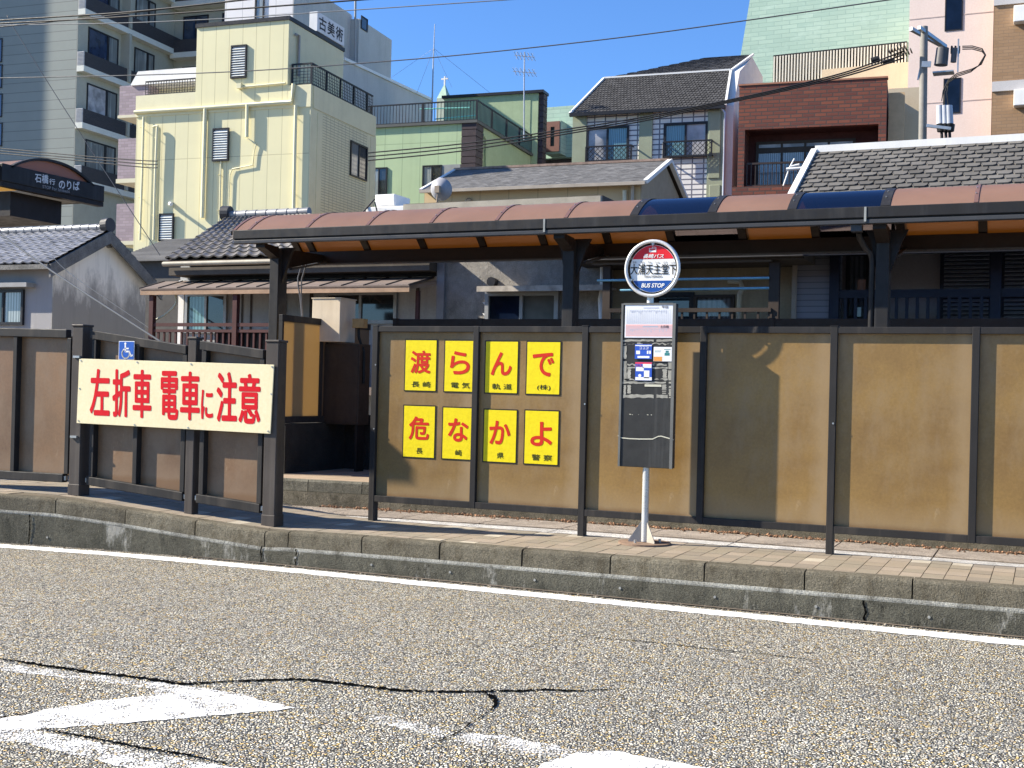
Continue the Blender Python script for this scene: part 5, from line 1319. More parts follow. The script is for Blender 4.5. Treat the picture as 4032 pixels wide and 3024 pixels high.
# ---------------------------------------------------------------- mansard house
MWT = BR("white_grid_tiles", (.80, .78, .74), (.77, .75, .71), (.17, .17, .20), .46, .21, .028, .4, 0, .2, .05)
MGR = M("sage_render", (.31, .34, .24), .7, .12, 1, streak=.15)
fr = front_frame(*D_(258, 700), 47, 4.5)
T = thing("mansard_house", "white tiled house with a dark slate mansard roof and two barred windows", "house", fr)
x1 = fr.F(*D_(1245, 700)).x; ze = fr.F(*D_(258, 495)).z
mb = MB(); mb.box(0, x1, 0, 8, -.5, ze); mb.build("wall", MWT, T)
for a, b in ((258, 348), (693, 778), (1140, 1250)):
    xa, xb = fr.F(*D_(a, 700)).x, fr.F(*D_(b, 700)).x; mb = MB(); mb.box(xa, xb, -.10, -.002, -.5, ze-.02); mb.build("pilaster", MGR, T)
    if b == 1250:
        for y0, y1 in ((475, 915), (960, 1150)): p, q = fr.F(*D_(1150, y0), -.1), fr.F(*D_(1217, y1), -.1); MB().box(p.x, q.x, -.14, -.101, q.z, p.z).build("pilaster_panel", MGR, T, bevel=.02)
for (tl, br), pn, rl in (((D_(350, 585), D_(622, 805)), (GW, GT), (345, 640, 712)), ((D_(855, 560), D_(1137, 775)), (GT, GW), (850, 1165, 680))):
    r = winrect(fr, tl, br); win(T, r, 0, FRD, pn, .09, .09)
    xa, xb, zz = fr.F(*D_(rl[0], rl[2]), -.35).x, fr.F(*D_(rl[1], rl[2]), -.35).x, fr.F(*D_(rl[0], rl[2]), -.35).z; zl = r[2]-.05; mb = MB()
    for z in (zz, zl+.05): mb.beam((xa, -.35, z), (xb, -.35, z), .06, .06); 
    for x in (xa, xb): mb.beam((x, -.35, zz), (x, -.0, zz), .05, .05); mb.beam((x, -.35, zl+.05), (x, 0, zl+.05), .05, .05); mb.box(x-.03, x+.03, -.38, -.32, zl, zz)
    k = (zz-zl-.05); i = -int(k/.2)
    while xa+i*.2 < xb:
        for s in (0, 1):
            p0, p1 = (xa+i*.2, zl+.05), (xa+i*.2+k, zz)
            if s: p0, p1 = (p0[0], zz), (p1[0], zl+.05)
            t0 = max(0, (xa-p0[0])/k); t1 = min(1, (xb-p0[0])/k)
            if t1 > t0: mb.beam((p0[0]+k*t0, -.35, p0[1]+(p1[1]-p0[1])*t0), (p0[0]+k*t1, -.35, p0[1]+(p1[1]-p0[1])*t1), .02, .02)
        i += 1
    mb.build("window_guard", RAILB, T)
d1, d2 = 1.3, 4.6
A, B = fr.F(*D_(240, 500), -.3), fr.F(*D_(1255, 434), -.3); A.z = B.z = (A.z+B.z)/2
Cc, Dd = fr.F(*D_(1290, 207), d1), fr.F(*D_(462, 272), d1); Cc.z = Dd.z = (Cc.z+Dd.z)/2
mb = MB(); shingles(mb, A, B, Cc, Dd, 16, 42, .016, 2); mb.build("lower_slates", SLATE, T)
mb = MB(); mb.poly([A-Vector((0, 0, .02)), B-Vector((0, 0, .02)), Cc, Dd]); mb.build("roof_deck", BLK, T)
R0, R1 = fr.F(*D_(1150, 128), d2), fr.F(*D_(1436, 106), d2); R0.z = R1.z = (R0.z+R1.z)/2
mb = MB(); shingles(mb, Dd, Cc, R1, R0, 10, 30, .02, 2); mb.build("upper_slates", SLATE, T)
mb = MB(); mb.poly([Dd-Vector((0, 0, .02)), Cc-Vector((0, 0, .02)), R1-Vector((0, 0, .02)), R0-Vector((0, 0, .02))]); mb.poly([A, Dd, (Dd.x, 9, Dd.z), (A.x, 9, A.z)]); mb.poly([Dd, R0, (R0.x, 9, R0.z), (Dd.x, 9, Dd.z)]); mb.build("roof_underside", BLK, T)
mb = MB(); mb.beam(Dd+Vector((0, 0, .04)), Cc+Vector((0, 0, .04)), .10, .07); mb.beam(Cc, R1, .09, .09); mb.beam(B, Cc, .09, .09); mb.beam(A, Dd, .12, .12); mb.build("roof_trim", WHT, T)
mb = MB(); mb.beam(A+Vector((0, -.06, -.06)), B+Vector((0, -.06, -.06)), .14, .14); mb.build("gutter", FRD, T)
mb = MB(); mb.prism([(x1-.001, 0, -.5), (x1-.001, 0, ze), (Cc.x-.1, d1, Cc.z-.05), (Cc.x-.1, d2, R1.z-.1), (Cc.x-.1, 8, R1.z-.1), (x1-.001, 8, -.5)] if False else [(x1+.002, .02, -.5), (x1+.002, .02, ze), (x1+.002, d1, Cc.z-.05), (x1+.002, d2, R1.z-.1), (x1+.002, 8, R1.z-.1), (x1+.002, 8, -.5)], (.35, 0, 0)); mb.build("gable_wall", M("gable_white", (.70, .67, .64), .7, .1, .8, streak=.2), T)
pipe(T, [fr.F(*D_(1228, 455), -.3), fr.F(*D_(1252, 490), -.25), fr.F(*D_(1240, 1060), -.25)], .05, M("pipe_silver", (.45, .48, .55), .35, .1, 3, metal=.4))

# ---------------------------------------------------------------- tan house with grey slate roof
TAN = BR("tan_panels", (.58, .43, .25), (.57, .42, .24), (.36, .27, .16), 1.02, 3.0, .012, .7, 0, .2, .12); TANS = M("tan_shaded", (.40, .31, .21), .75, .12, 1, streak=.15)  # second tan is the first darkened to paint the gable's shade
fr = front_frame(*C_(450, 760), 36, 3)
T = thing("tan_house", "low tan panelled house with a weathered grey slate roof in front of the green building", "house", fr)
x1 = fr.F(*D_(700, 1000)).x; A = fr.F(*C_(425, 748), -.35); B = fr.F(*D_(733, 934), -.35); A.z = B.z = (A.z+B.z)/2
dk = 3.0
Cc, Dd = fr.F(*D_(893, 800), dk), fr.F(*C_(650, 598), dk); Cc.z = Dd.z = Cc.z
mb = MB(); mb.box(0, x1, 0, 6, -.5, A.z+.1); mb.build("wall", TAN, T)
mb = MB(); shingles(mb, A, B, Cc, Dd, 22, 40, .008, 0, .02); mb.build("roof_slates", SLATET, T)
mb = MB(); mb.poly([A, B, Cc, Dd]); e6 = B+Vector((0, 2*dk+.9, -.1)); mb.poly([Dd, Cc, (Cc.x+.02, e6.y, A.z-.05), (A.x, e6.y, A.z-.05)]); mb.build("roof_deck", FRB, T)
mb = MB(); mb.beam(B, Cc, .14, .12); mb.beam(Cc, (B.x, e6.y, A.z-.05), .14, .12); mb.build("verge_trim", WHT, T); mb = MB(); mb.beam(A, Dd, .10, .10); mb.build("verge_trim", WHT, T)
mb = MB(); mb.prism([(x1+.002, 0, -.5), (x1+.002, 0, A.z+.1), (x1+.002, dk, Cc.z-.12), (x1+.002, 2*dk, A.z+.1), (x1+.002, 2*dk, -.5)], (.03, 0, 0)); mb.build("gable_wall", TANS, T)
mb = MB(); mb.beam(Dd+Vector((0, 0, .03)), Cc+Vector((0, 0, .03)), .2, .08); mb.build("ridge_cap", M("ridge_rust", (.34, .24, .19), .8, .5, 4), T)
p = [fr.F(*C_(k[0], k[1]), 2.0) for k in ((600, 640), (690, 635), (960, 592), (700, 598))]
mb = MB(); mb.beam(A+Vector((0, -.05, -.05)), B+Vector((0, -.05, -.05)), .11, .10); mb.build("gutter", M("gutter_tan", (.42, .36, .29), .5), T)
mb = MB(); mb.tube([fr.F(*C_(740, 820), -.001), fr.F(*C_(740, 820), -.12)], [.13, .10], 14); mb.build("vent_cap", TANS, T)
pipe(T, [fr.F(*D_(595, 995), -.12), fr.F(*D_(597, 1080), -.12)], .07, M("pipe_cream", (.64, .58, .42))); pipe(T, [fr.F(*D_(636, 935), -.2), fr.F(*D_(648, 975), -.1), fr.F(*D_(646, 1080), -.1)], .055, M("gutter_tan", (.42, .36, .29)))

# ---------------------------------------------------------------- old houses behind the platform
STU = concrete("old_stucco", (.36, .335, .30), .45, (.14, .135, .125)); STW = concrete("white_stucco", (.62, .60, .56), .30, (.3, .29, .27))
def stain(name, top, low, z0, z1):
    """whitewashed wall whose lower part has weathered to bare grey cement"""
    mt, n, b = _nodes(name); co = _co(n); sx = n.nodes.new("ShaderNodeSeparateXYZ"); n.links.new(co, sx.inputs[0])
    z = _math(n, 'ADD', sx.outputs[2], _math(n, 'MULTIPLY', _math(n, 'SUBTRACT', _noise(n, co, 1.0, 7, .75, (2.2, 2.2, .8)), .5), 2.6))
    f = _ramp(n, _math(n, 'DIVIDE', _math(n, 'SUBTRACT', z, z0), z1-z0), .3, .7)
    c = _mix(n, f, low, top); c = _mix(n, _math(n, 'MULTIPLY', _ramp(n, _noise(n, co, 1, 6, .7, (6, 6, .4)), .5, .75), .35), c, mul(low, .6))
    n.links.new(c, b.inputs["Base Color"]); b.inputs["Roughness"].default_value = .9; _bump(n, b, _noise(n, co, 40, 5), .3, .01); return mt
# gable house, far left
fr = front_frame(*F_(410, 985), 19, 0)
T = thing("gable_house", "old grey gabled house with a silver tiled roof above the left fence", "house", fr)
xl = fr.F(-260, 1200).x; ze = fr.F(*F_(400, 478)).z; dg = fr.S(*F_(1152, 800), 0).y
pk = fr.S(*F_(845, 205), .18); er = fr.S(*F_(1285, 560), .18); el_ = fr.S(*F_(505, 440), .18)
mid = (dg)/2
mb = MB(); mb.box(xl, -.02, 0, dg, -.06, ze); mb.build("front_wall", stain("blue_grey_wall", (.30, .29, .29), (.38, .36, .34), 2, 3), T)
mb = MB(); mb.prism([(-.02, 0, -.06), (-.02, 0, ze), (-.02, mid, pk.z-.16), (-.02, dg, ze), (-.02, dg, -.06)], (.02, 0, 0)); mb.build("gable_wall", stain("weathered_whitewash", (.80, .74, .64), (.30, .28, .25), 2.7, 4.4), T)
ov = .3; zeo = ze-.02
sl = (pk.z-.02-zeo)/(mid+ov)
A, B, Cc, Dd = Vector((xl, -ov, zeo)), Vector((.18, -ov, zeo)), Vector((.18, mid, pk.z)), Vector((xl, mid, pk.z))
mb = MB(); wavetiles(mb, A, B, Cc, Dd, 10, int((.18-xl)/.24), .030, .024); mb.build("roof_tiles", KAWARA, T)
A2, B2 = Vector((.18, dg+ov, zeo-.2)), Vector((xl, dg+ov, zeo-.2))
mb = MB(); wavetiles(mb, A2, B2, Dd, Cc, 10, int((.18-xl)/.24), .03, .024); mb.build("roof_tiles", KAWARA, T)
mb = MB(); mb.poly([A-Vector((0, 0, .06)), B-Vector((0, 0, .06)), Cc-Vector((0, 0, .06)), Dd-Vector((0, 0, .06))]); mb.poly([A2-Vector((0, 0, .06)), B2-Vector((0, 0, .06)), Dd-Vector((0, 0, .06)), Cc-Vector((0, 0, .06))]); mb.build("roof_deck", FRB, T)
BGB = concrete("bargeboard_grey", (.22, .215, .205), .5, (.10, .10, .09))
mb = MB()
for P, Q in ((B, Cc), (A2, Cc)):
    P, Q = Vector(P), Vector(Q); dn = Vector((0, 0, -.30)); mb.prism([P+Vector((.0, 0, -.03)), Q+Vector((0, 0, -.03)), Q+dn, P+dn], (.05, 0, 0))
mb.build("bargeboard", BGB, T)
mb = MB(); x = xl
while x < .1:
    mb.tube([(x, mid, pk.z+.055), (x+.23, mid, pk.z+.055)], [.075, .085], 10); x += .235
mb.build("ridge_tiles", KAWARA, T)
mb = MB(); mb.tube([(.02, mid, pk.z+.09), (.2, mid, pk.z+.10)], [.15, .16], 16, smooth=False); mb.build("ridge_end_tile", M("onigawara", (.05, .05, .055), .5), T)
mb = MB(); mb.beam((xl, -ov-.02, zeo-.08), (.18, -ov-.02, zeo-.08), .06, .10); mb.build("eave_board", BGB, T)
for k in ((770, 318), (856, 330)): p = fr.S(*F_(*k), .002); mb = MB(); mb.tube([p, p+Vector((.07, 0, 0))], [.075, .07], 12); mb.build("gable_vent", BGB, T)
r = winrect(fr, F_(-260, 690), F_(192, 965)); win(T, r, 0, FRD, (GC, GD, GC), .06, .06)
mb = MB(); a, b = fr.F(*F_(-260, 640), -.2), fr.F(*F_(222, 662), -.2); mb.box(a.x, b.x, -.25, -.001, b.z, b.z+.09); mb.build("window_hood", M("hood_grey", (.30, .30, .30), .6), T)

# low metal roof behind
fr = front_frame(*F_(1040, 448), 24, 0)
T = thing("shed", "low shed with a grey ribbed metal roof between the two tiled roofs", "shed", fr)
x1 = fr.F(*F_(1700, 448)).x; x0 = fr.F(*F_(860, 448)).x
zc, zd = fr.F(*F_(1100, 450), 0).z, fr.F(*F_(1300, 285), 2.2).z
mb = MB(); n = 18
for i in range(n):
    t0, t1 = i/n, (i+1)/n; mb.prism([(x0, 2.2*t0, zc+(zd-zc)*t0+.012), (x0, 2.2*t1+.03, zc+(zd-zc)*t1+.0), (x0, 2.2*t1+.03, zc+(zd-zc)*t1-.03), (x0, 2.2*t0, zc+(zd-zc)*t0-.03)], (x1-x0, 0, 0))
mb.build("roof", M("metal_roof_grey", (.15, .145, .14), .55, .25, 2, isl=.3), T)
mb = MB(); mb.box(x0+.1, x1-.1, .2, 2.2, 0, zc); mb.build("wall", M("shed_wall", (.10, .095, .09), .8), T)
PKB = BR("pink_brick", (.46, .34, .29), (.38, .28, .24), (.34, .27, .23), .32, .1, .01, .8, .5, .3, .1)
fr = front_frame(*F_(1140, 950), 25.2, 0)
T = thing("pink_brick_house", "pinkish brick house with an aluminium window seen between the old houses", "house", fr)
x1 = fr.F(*F_(1440, 950)).x
mb = MB(); mb.box(-.6, x1+.3, 0, 1.5, 0, zc-.55); mb.build("wall", PKB, T)
win(T, winrect(fr, F_(1155, 690), F_(1398, 855)), 0, FRA, (GT, GW), .06)

# balcony house (brown tiles, long wooden canopy)
HY = 18.4
fr = front_frame(*F_(1400, 1000), HY, 0)
T = thing("balcony_house", "old house with a brown tiled roof, wooden canopy and dark red balcony railing", "house", fr)
f = lambda q, d=0: fr.F(*q, d)
x0 = f(F_(1420, 900)).x; xh = f((1215, 900), 2.3).x; x1 = f(H2(1640, 600)).x; zw = f(F_(1500, 470)).z
mb = MB(); mb.box(x0, x1, 0, 5, 0, zw); mb.build("wall", M("panel_wall_grey", (.42, .42, .41), .6, .25, .9, streak=.4, grime=(.16, .16, .15)), T)
zc0 = f(H2(800, 430)).z
mb = MB(); mb.box(x0+.25, x1, -.03, -.002, zc0, zw-.05); mb.build("dark_fascia_wall", M("charred_boards", (.022, .022, .027), .6, .3, 2), T)
A, B = f(F_(1308, 442), -.55), Vector((x1+.2, -.55, 0)); B.z = A.z
rd = 2.3; Dd = f(F_(1800, 118), rd); Cc = Vector((xh, rd, Dd.z))
mb = MB(); wavetiles(mb, A, B, Cc, Dd, 11, int((x1-A.x)/.245), .036, .03); mb.build("roof_tiles", KAWARAD, T)
mb = MB(); L2 = Vector((A.x, 5.2, A.z)); mb.poly([A-Vector((0, 0, .04)), B-Vector((0, 0, .04)), Cc-Vector((0, 0, .04)), Dd-Vector((0, 0, .04))]); mb.poly([A, Dd, L2]); mb.poly([Dd, Cc, (B.x, 5.2, A.z), L2]); mb.poly([Cc, B, (B.x, 5.2, A.z)]); mb.build("roof_deck", FRB, T)
mb = MB(); x = Dd.x
while x < Cc.x: mb.tube([(x, rd, Dd.z+.06), (x+.25, rd, Dd.z+.06)], [.08, .09], 10); x += .255
mb.build("ridge_tiles", KAWARA, T); mb = MB(); mb.tube([(Dd.x-.1, rd-.02, Dd.z+.10), (Dd.x+.08, rd, Dd.z+.10)], [.16, .15], 14, smooth=False); mb.build("ridge_end_tile", MATS["onigawara"], T)
mb = MB(); mb.tube([A+Vector((0, -.05, -.1)), B+Vector((0, -.05, -.1))], .045, 8); mb.build("gutter", M("gutter_pale", (.42, .38, .30), .5, .3, 3), T)
mb = MB(); mb.box(A.x+.05, x1, -.5, -.01, A.z-.30, A.z-.16); mb.build("soffit", M("soffit_dark", (.10, .085, .07), .8), T)
# canopy
WD = M("canopy_boards", (.21, .165, .14), .8, .3, 2, streak=.3); WD2 = M("canopy_edge_wood", (.40, .27, .18), .8, .3, 4)
cd_ = -1.25
ca, cb = f(F_(1108, 672), cd_), f(H2(1350, 520), cd_); ct = f(F_(1400, 617), 0); za = (ca.z+cb.z)/2; zt_ = f(H2(900, 445), -.03).z
mb = MB(); mb.prism([(ca.x, cd_, za), (cb.x, cd_, za), (x1-.15, -.035, zt_), (x0-.35, -.035, zt_)], (0, 0, .025)); mb.build("canopy_roof", WD, T)
mb = MB(); n = 13
for i in range(n+1):
    t = i/n; mb.beam((ca.x+(cb.x-ca.x)*t, cd_, za+.03), (x0-.35+(x1-.15-x0+.35)*t, -.04, zt_+.03), .025, .02)
mb.build("canopy_batten", M("batten_dark", (.06, .05, .045), .8), T)
mb = MB(); mb.box(ca.x, cb.x, cd_+.01, cd_+.05, za-.09, za-.002); mb.build("canopy_edge", WD2, T)
mb = MB(); 
for i in range(n): t = (i+.5)/n; mb.beam((ca.x+(cb.x-ca.x)*t, cd_+.05, za-.04), (ca.x+(cb.x-ca.x)*t+.2, -.05, zt_-.06), .05, .06)
mb.build("canopy_rafter", WD2, T)
PR = M("post_dark_red", (.075, .028, .026), .6, .25, 5)
for px in (1205, 1866):
    p = f(F_(px, 900), cd_+.1); mb = MB(); mb.box(p.x-.045, p.x+.045, cd_+.06, cd_+.15, 0, za-.09); mb.build("balcony_post", PR, T)
p = f(H2(1418, 700), cd_+.4); mb = MB(); mb.box(p.x-.03, p.x+.03, cd_+.4, cd_+.46, 0, f(H2(1418, 540), cd_+.4).z); mb.build("balcony_post", PR, T)
ra = f(F_(1210, 962), cd_+.1); rb = f(H2(900, 700), cd_+.1)
mb = MB(); zr = ra.z; mb.box(ra.x, x1-1.6, cd_+.08, cd_+.13, zr-.03, zr+.03); z2 = f(F_(1210, 1010), cd_+.1).z; mb.box(ra.x, x1-1.6, cd_+.08, cd_+.13, z2-.025, z2+.025)
x = ra.x
while x < x1-1.6: mb.box(x-.018, x+.018, cd_+.09, cd_+.12, z2-.9, z2); x += .13
mb.build("balcony_railing", PR, T)
mb = MB(); a = f(F_(1690, 1000), cd_+.1); mb.box(a.x, x1-1.6, cd_+.14, cd_+.16, z2-.9, z2); mb.build("railing_screen", BLK, T)
mb = MB(); mb.box(x0-.3, x1, cd_+.05, 0, z2-1.05, z2-.92); mb.build("balcony_floor", WD, T)
win(T, winrect(fr, F_(1480, 715), F_(1800, 1030)), 0, FRA, (GT, GD), .06)
win(T, winrect(fr, H2(630, 555), H2(1250, 830)), 0, FRA, (GD, GD), .06)
mb = MB()
for px in (1920, 1990): p = f(F_(px, 800)); mb.box(p.x-.02, p.x+.02, -.012, -.001, zt_-2.6, zt_)
for px in (1425, 500, 270): p = f(H2(px, 700)); mb.box(p.x-.03, p.x+.03, -.02, -.001, zt_-2.6, zt_-.1)
mb.build("wall_joint", FRB, T)
mb = MB(); a, b = f(F_(1425, 900)), f(F_(1468, 900)); mb.box(a.x, b.x, -.06, -.002, 0, zc0); mb.build("white_corner_post", WHT, T)
mb = MB(); q = [F_(1210, 935), F_(1300, 890), F_(1370, 830), F_(1395, 790), F_(1390, 700)]; mb.tube([f(k, cd_+.2) for k in q], .02, 8); mb.build("hose", M("hose_pale", (.5, .52, .40), .5), T)

# grey stucco house
fr = front_frame(*H2(1650, 780), 18.2, 0); f = lambda q, d=0: fr.F(*q, d)
T = thing("stucco_house", "stained grey stucco house with a sliding aluminium window under a narrow ledge", "house", fr)
x1 = f(K2(1060, 900)).x; zt = f(H2(1700, 180)).z+.5
mb = MB(); mb.box(0, x1, 0, 5, 0, zt); mb.build("wall", STU, T)
mb = MB(); a = f(H2(1625, 500)); mb.box(-.12, .02, -.05, -.001, 0, zt); mb.build("corner_strip", M("strip_grey", (.26, .26, .27), .7), T)
win(T, winrect(fr, K2(38, 775), K2(668, 1060)), 0, FRA, (GL("glass_navy", (.006, .012, .03)), GL("glass_half", (.12, .115, .10), .15, .4)), .07, .08)
LED = M("ledge_worn", (.52, .46, .38), .7, .5, 5)
a, b = f(K2(-200, 745), -.35), f(K2(1290, 745), -.35); zz = f(K2(300, 738), -.35).z
a.x = f(H2(1955, 530), -.35).x
mb = MB(); mb.box(a.x, x1+.2, -.4, -.001, zz-.03, zz); mb.box(a.x, x1+.2, -.42, -.4, zz-.06, zz+.03); mb.build("window_ledge", LED, T)
mb = MB(); mb.box(-.2, x1+.3, -1.05, 5.5, zt, zt+.12); mb.build("eave", M("soffit_dark", (.1, .085, .07)), T)  # overhang deepened to keep the sun off the stucco
mb = MB(); mb.box(-.2, x1+.3, -1.13, -1.05, zt-.05, zt+.10); mb.build("gutter", MATS["gutter_pale"], T)
mb = MB(); p = f(K2(105, 690)); mb.tube([p, p+Vector((0, -.15, 0))], [.07, .08], 10); mb.build("vent_pipe", FRD, T)
for k in (640, 738): p = f(H2(1995, k)); mb = MB(); mb.prism([p, p+Vector((.13, 0, -.02)), p+Vector((.12, 0, -.14))], (0, -.03, 0)); mb.build("bracket", WHT, T)
pipe(T, [f(K2(1050, 545), -.08), f(K2(1046, 760), -.08), f(K2(1030, 830), -.08), f(K2(1040, 1060), -.08)], .05, WHT)

# brown balcony house
fr = front_frame(*K2(1070, 1000), 18.6, 0); f = lambda q, d=0: fr.F(*q, d)
T = thing("clothes_pole_house", "brown timber house with a balcony and pale blue clothes poles behind the bus stop sign", "house", fr)
x1 = f(N_(590, 800)).x; zt = f(N_(200, 520)).z
mb = MB(); mb.box(0, x1, 0, 5, 0, zt); mb.build("wall", M("ochre_render", (.46, .38, .25), .8, .3, 1, streak=.35, grime=(.12, .1, .08)), T)
mb = MB(); a = f(K2(960, 520), -1.0); b = f(N_(425, 590), -1.0); mb.box(a.x, b.x, -1.05, -.9, b.z-.0, b.z+.13); mb.box(a.x, f(N_(660, 540), -1.1).x, -1.25, -1.1, f(N_(660, 555), -1.1).z, f(N_(660, 528), -1.1).z); mb.build("eave_beam", M("beam_grey", (.22, .21, .20), .6, .3, 2), T)
for px in ((1085, 800), ):
    p = f(K2(*px), -.9); mb = MB(); mb.box(p.x-.06, p.x+.06, -.95, -.85, 0, b.z); mb.build("balcony_post", FRB, T)
p = f(N_(440, 800), -.9); mb = MB(); mb.box(p.x-.06, p.x+.09, -.95, -.85, 0, b.z); mb.build("balcony_post", FRB, T)
CPB = M("clothes_pole_blue", (.25, .52, .66), .3, .2, 8)
for y, dd in ((660, -1.0), (745, -.95)):
    pa, pb = f(K2(1000 if y < 700 else 1200, y+14), dd), f(N_(410, 708 if y < 700 else 780), dd); mb = MB(); mb.tube([pa, pb], .02, 8); mb.build("clothes_pole", CPB, T)
pa = f(K2(1110, 935), -.95); pb = f(N_(425, 935), -.95)
mb = MB(); bars(mb, (pa.x, -.95, pa.z-.8), (pb.x, -.95, pa.z-.8), .8, .19, .03, .06); mb.build("balcony_railing", FRB, T)
mb = MB(); mb.box(0, x1, -1.0, 0, pa.z-.95, pa.z-.82); mb.build("balcony_floor", FRB, T)
win(T, winrect(fr, K2(1500, 780), K2(1840, 1080)), 0, FRD, (GD,), .07); win(T, winrect(fr, K2(1845, 800), N_(165, 1060)), 0, FRB, (GL("glass_grey_curtain", curtain=(.18, .18, .19)),), .05)
pipe(T, [f(N_(120, 730), -.2), f(N_(205, 735), -.2), f(N_(222, 780), -.2), f(N_(200, 830), -.2), f(N_(195, 1000), -.2)], .04, M("pipe_cream", (.64, .58, .42)))
A, B = f(K2(1300, 420), -1.2), f(N_(650, 500), -1.2); A.x = -.2; A.z = B.z = f(N_(150, 470), -1.2).z
zq = f((2800, 874), 1.0).z; Cc, Dd = Vector((B.x, 1.0, zq)), Vector((A.x, 1.0, zq))
mb = MB(); wavetiles(mb, A, B, Cc, Dd, 9, int((B.x-A.x)/.25), .036, .03); mb.build("roof_tiles", M("clay_tile_dark", (.065, .063, .064), .55, .3, 3, isl=.35), T)
mb = MB(); mb.poly([A-Vector((0, 0, .05)), B-Vector((0, 0, .05)), Cc-Vector((0, 0, .05)), Dd-Vector((0, 0, .05))]); mb.box(A.x, B.x, -1.1, -.0, A.z-.22, A.z-.06); mb.build("roof_deck", MATS["soffit_dark"], T)

# blue balcony house with big slate roof
fr = front_frame(*N_(590, 900), 18.4, 0); f = lambda q, d=0: fr.F(*q, d)
T = thing("slate_roof_house", "house with a large grey slate roof, blue railing and louvred shutters at the right", "house", fr)
xr = 6.5; zt = f(N_(700, 380)).z
SID = BR("siding_blue_grey", (.27, .27, .30), (.26, .26, .29), (.17, .17, .19), 4.0, .09, .008, .6, .5, .5, .1); MAU = M("mauve_wall", (.40, .36, .36), .7, .1, 1); NAVY = M("navy_paint", (.012, .016, .035), .4, .2, 4)
x2 = f(N_(855, 900)).x
mb = MB(); mb.box(0, x2, 0, 6, 0, zt); mb.build("siding_wall", SID, T)
mb = MB(); mb.box(x2, xr, .9, 6, 0, zt); mb.build("recessed_wall", MAU, T)
mb = MB(); mb.box(-.04, .03, -.04, -.001, 0, zt); mb.build("corner_trim", M("gutter_tan", (.42, .36, .29)), T)
for px in (868, 2010):
    p = f(N_(px, 900), -.05); mb = MB(); mb.box(p.x-.07, p.x+.07, -.08, .05, 0, zt); mb.build("balcony_post", NAVY, T)
zr = f(N_(1500, 812), -.05).z
mb = MB(); a = f(N_(880, 820), -.05).x; b_ = f(N_(2000, 812), -.05).x
mb.box(a, xr, -.05, .0, zr-.07, zr+.05); x = a
while x < b_: mb.box(x-.022, x+.022, -.04, -.005, zr-1.0, zr-.06); x += .145
mb.build("balcony_railing", NAVY, T)
mb = MB(); mb.box(x2, xr, -.1, .9, zr-1.15, zr-1.0); mb.build("balcony_floor", NAVY, T)
win(T, winrect(fr, N_(960, 530), N_(1118, 1010), .9), .9, FRD, (GL("glass_shaded_curtain", curtain=(.16, .17, .19)),), .06)
for pa, pb in ((1625, 1990), (2050, 2400)):
    q0, q1 = f(N_(pa, 525), .9), f(N_(pb, 1080), .9); fm = MB().box(q0.x, q1.x, .82, .899, q1.z, q0.z+.1).build("shutter", NAVY, T)
    mb = MB(); z = q1.z+.05
    while z < q0.z: mb.prism([(q0.x+.06, .77, z), (q0.x+.06, .82, z+.035), (q0.x+.06, .815, z+.04), (q0.x+.06, .765, z+.008)], (q1.x-q0.x-.12, 0, 0)); z += .062
    mb.build("slats", M("shutter_slat", (.30, .30, .34), .5, .1, 3), fm)
# roof: ridge far, eave near
rdg = 3.2
Cc, Dd = f(E_(1900, 935), rdg), f(E_(515, 995), rdg); Cc.z = Dd.z = Dd.z; Cc.x = xr+.2
lo = f(E_(372, 1272), 1.2); k = (lo-Dd); tt = (-.9-rdg)/(1.2-rdg); A = Dd+k*tt; B = Vector((xr+.2, A.y, A.z))
mb = MB(); shingles(mb, A, B, Cc, Dd, 21, int((xr-A.x)/.23), .016, 1, .06); mb.build("roof_slates", SLATEG, T)
mb = MB(); mb.poly([A, B, Cc, Dd]); mb.poly([Dd, Cc, (Cc.x, 7, A.z), (A.x, 7, A.z)]); mb.build("roof_deck", FRD, T)
mb = MB(); mb.beam(A+Vector((-.02, 0, .03)), Dd+Vector((-.02, 0, .03)), .10, .08); mb.beam(Dd+Vector((0, 0, .05)), Cc+Vector((0, 0, .05)), .10, .12); mb.build("roof_trim", WHT, T)
mb = MB(); mb.beam(A+Vector((0, -.04, -.06)), B+Vector((0, -.04, -.06)), .1, .12); mb.build("gutter", FRD, T)
mb = MB(); a = f(E_(1140, 945), rdg+.9); 
x = a.x
while x < xr: mb.tube([(x, rdg+.5, Dd.z+.06), (x+.14, rdg+.5, Dd.z+.10)], [.05, .06], 8); x += .42
mb.build("ridge_tiles", FRD, T)

# white boxes on a roof, satellite dish
fr = front_frame(*B_(1180, 1400), 26, 0); f = lambda q, d=0: fr.F(*q, d)
T = thing("rooftop_unit", "white boxy ventilation unit peeping over the shelter roof beside the satellite dish", "ventilation unit", fr)
a, b = f(B_(955, 1335)), f(B_(1085, 1265)); mb = MB(); mb.box(a.x, b.x, 0, .8, a.z-.05, b.z); mb.build("upper_box", WHT, T, bevel=.02)
a, b = f(B_(918, 1600)), f(B_(1415, 1340)); mb = MB(); mb.box(a.x, b.x, -.2, .9, a.z, b.z); mb.build("lower_box", WHT, T, bevel=.02)
mb = MB(); mb.tube([f(B_(870, 1395), -.3), f(B_(955, 1300), -.1)], .02, 6); mb.tube([f(B_(955, 1320), -.3), f(B_(972, 1390), -.3)], .02, 6); mb.build("stay", FRD, T)
mb = MB(); mb.box(a.x+.1, b.x-.1, 0, .7, 0, a.z); mb.build("plinth", M("plinth_grey", (.25, .25, .25), .8), T)
fr = front_frame(*C_(528, 880), 25.4, 0); f = lambda q, d=0: fr.F(*q, d)
T = thing("satellite_dish", "round grey satellite dish seen from behind above the shelter roof", "satellite dish", fr)
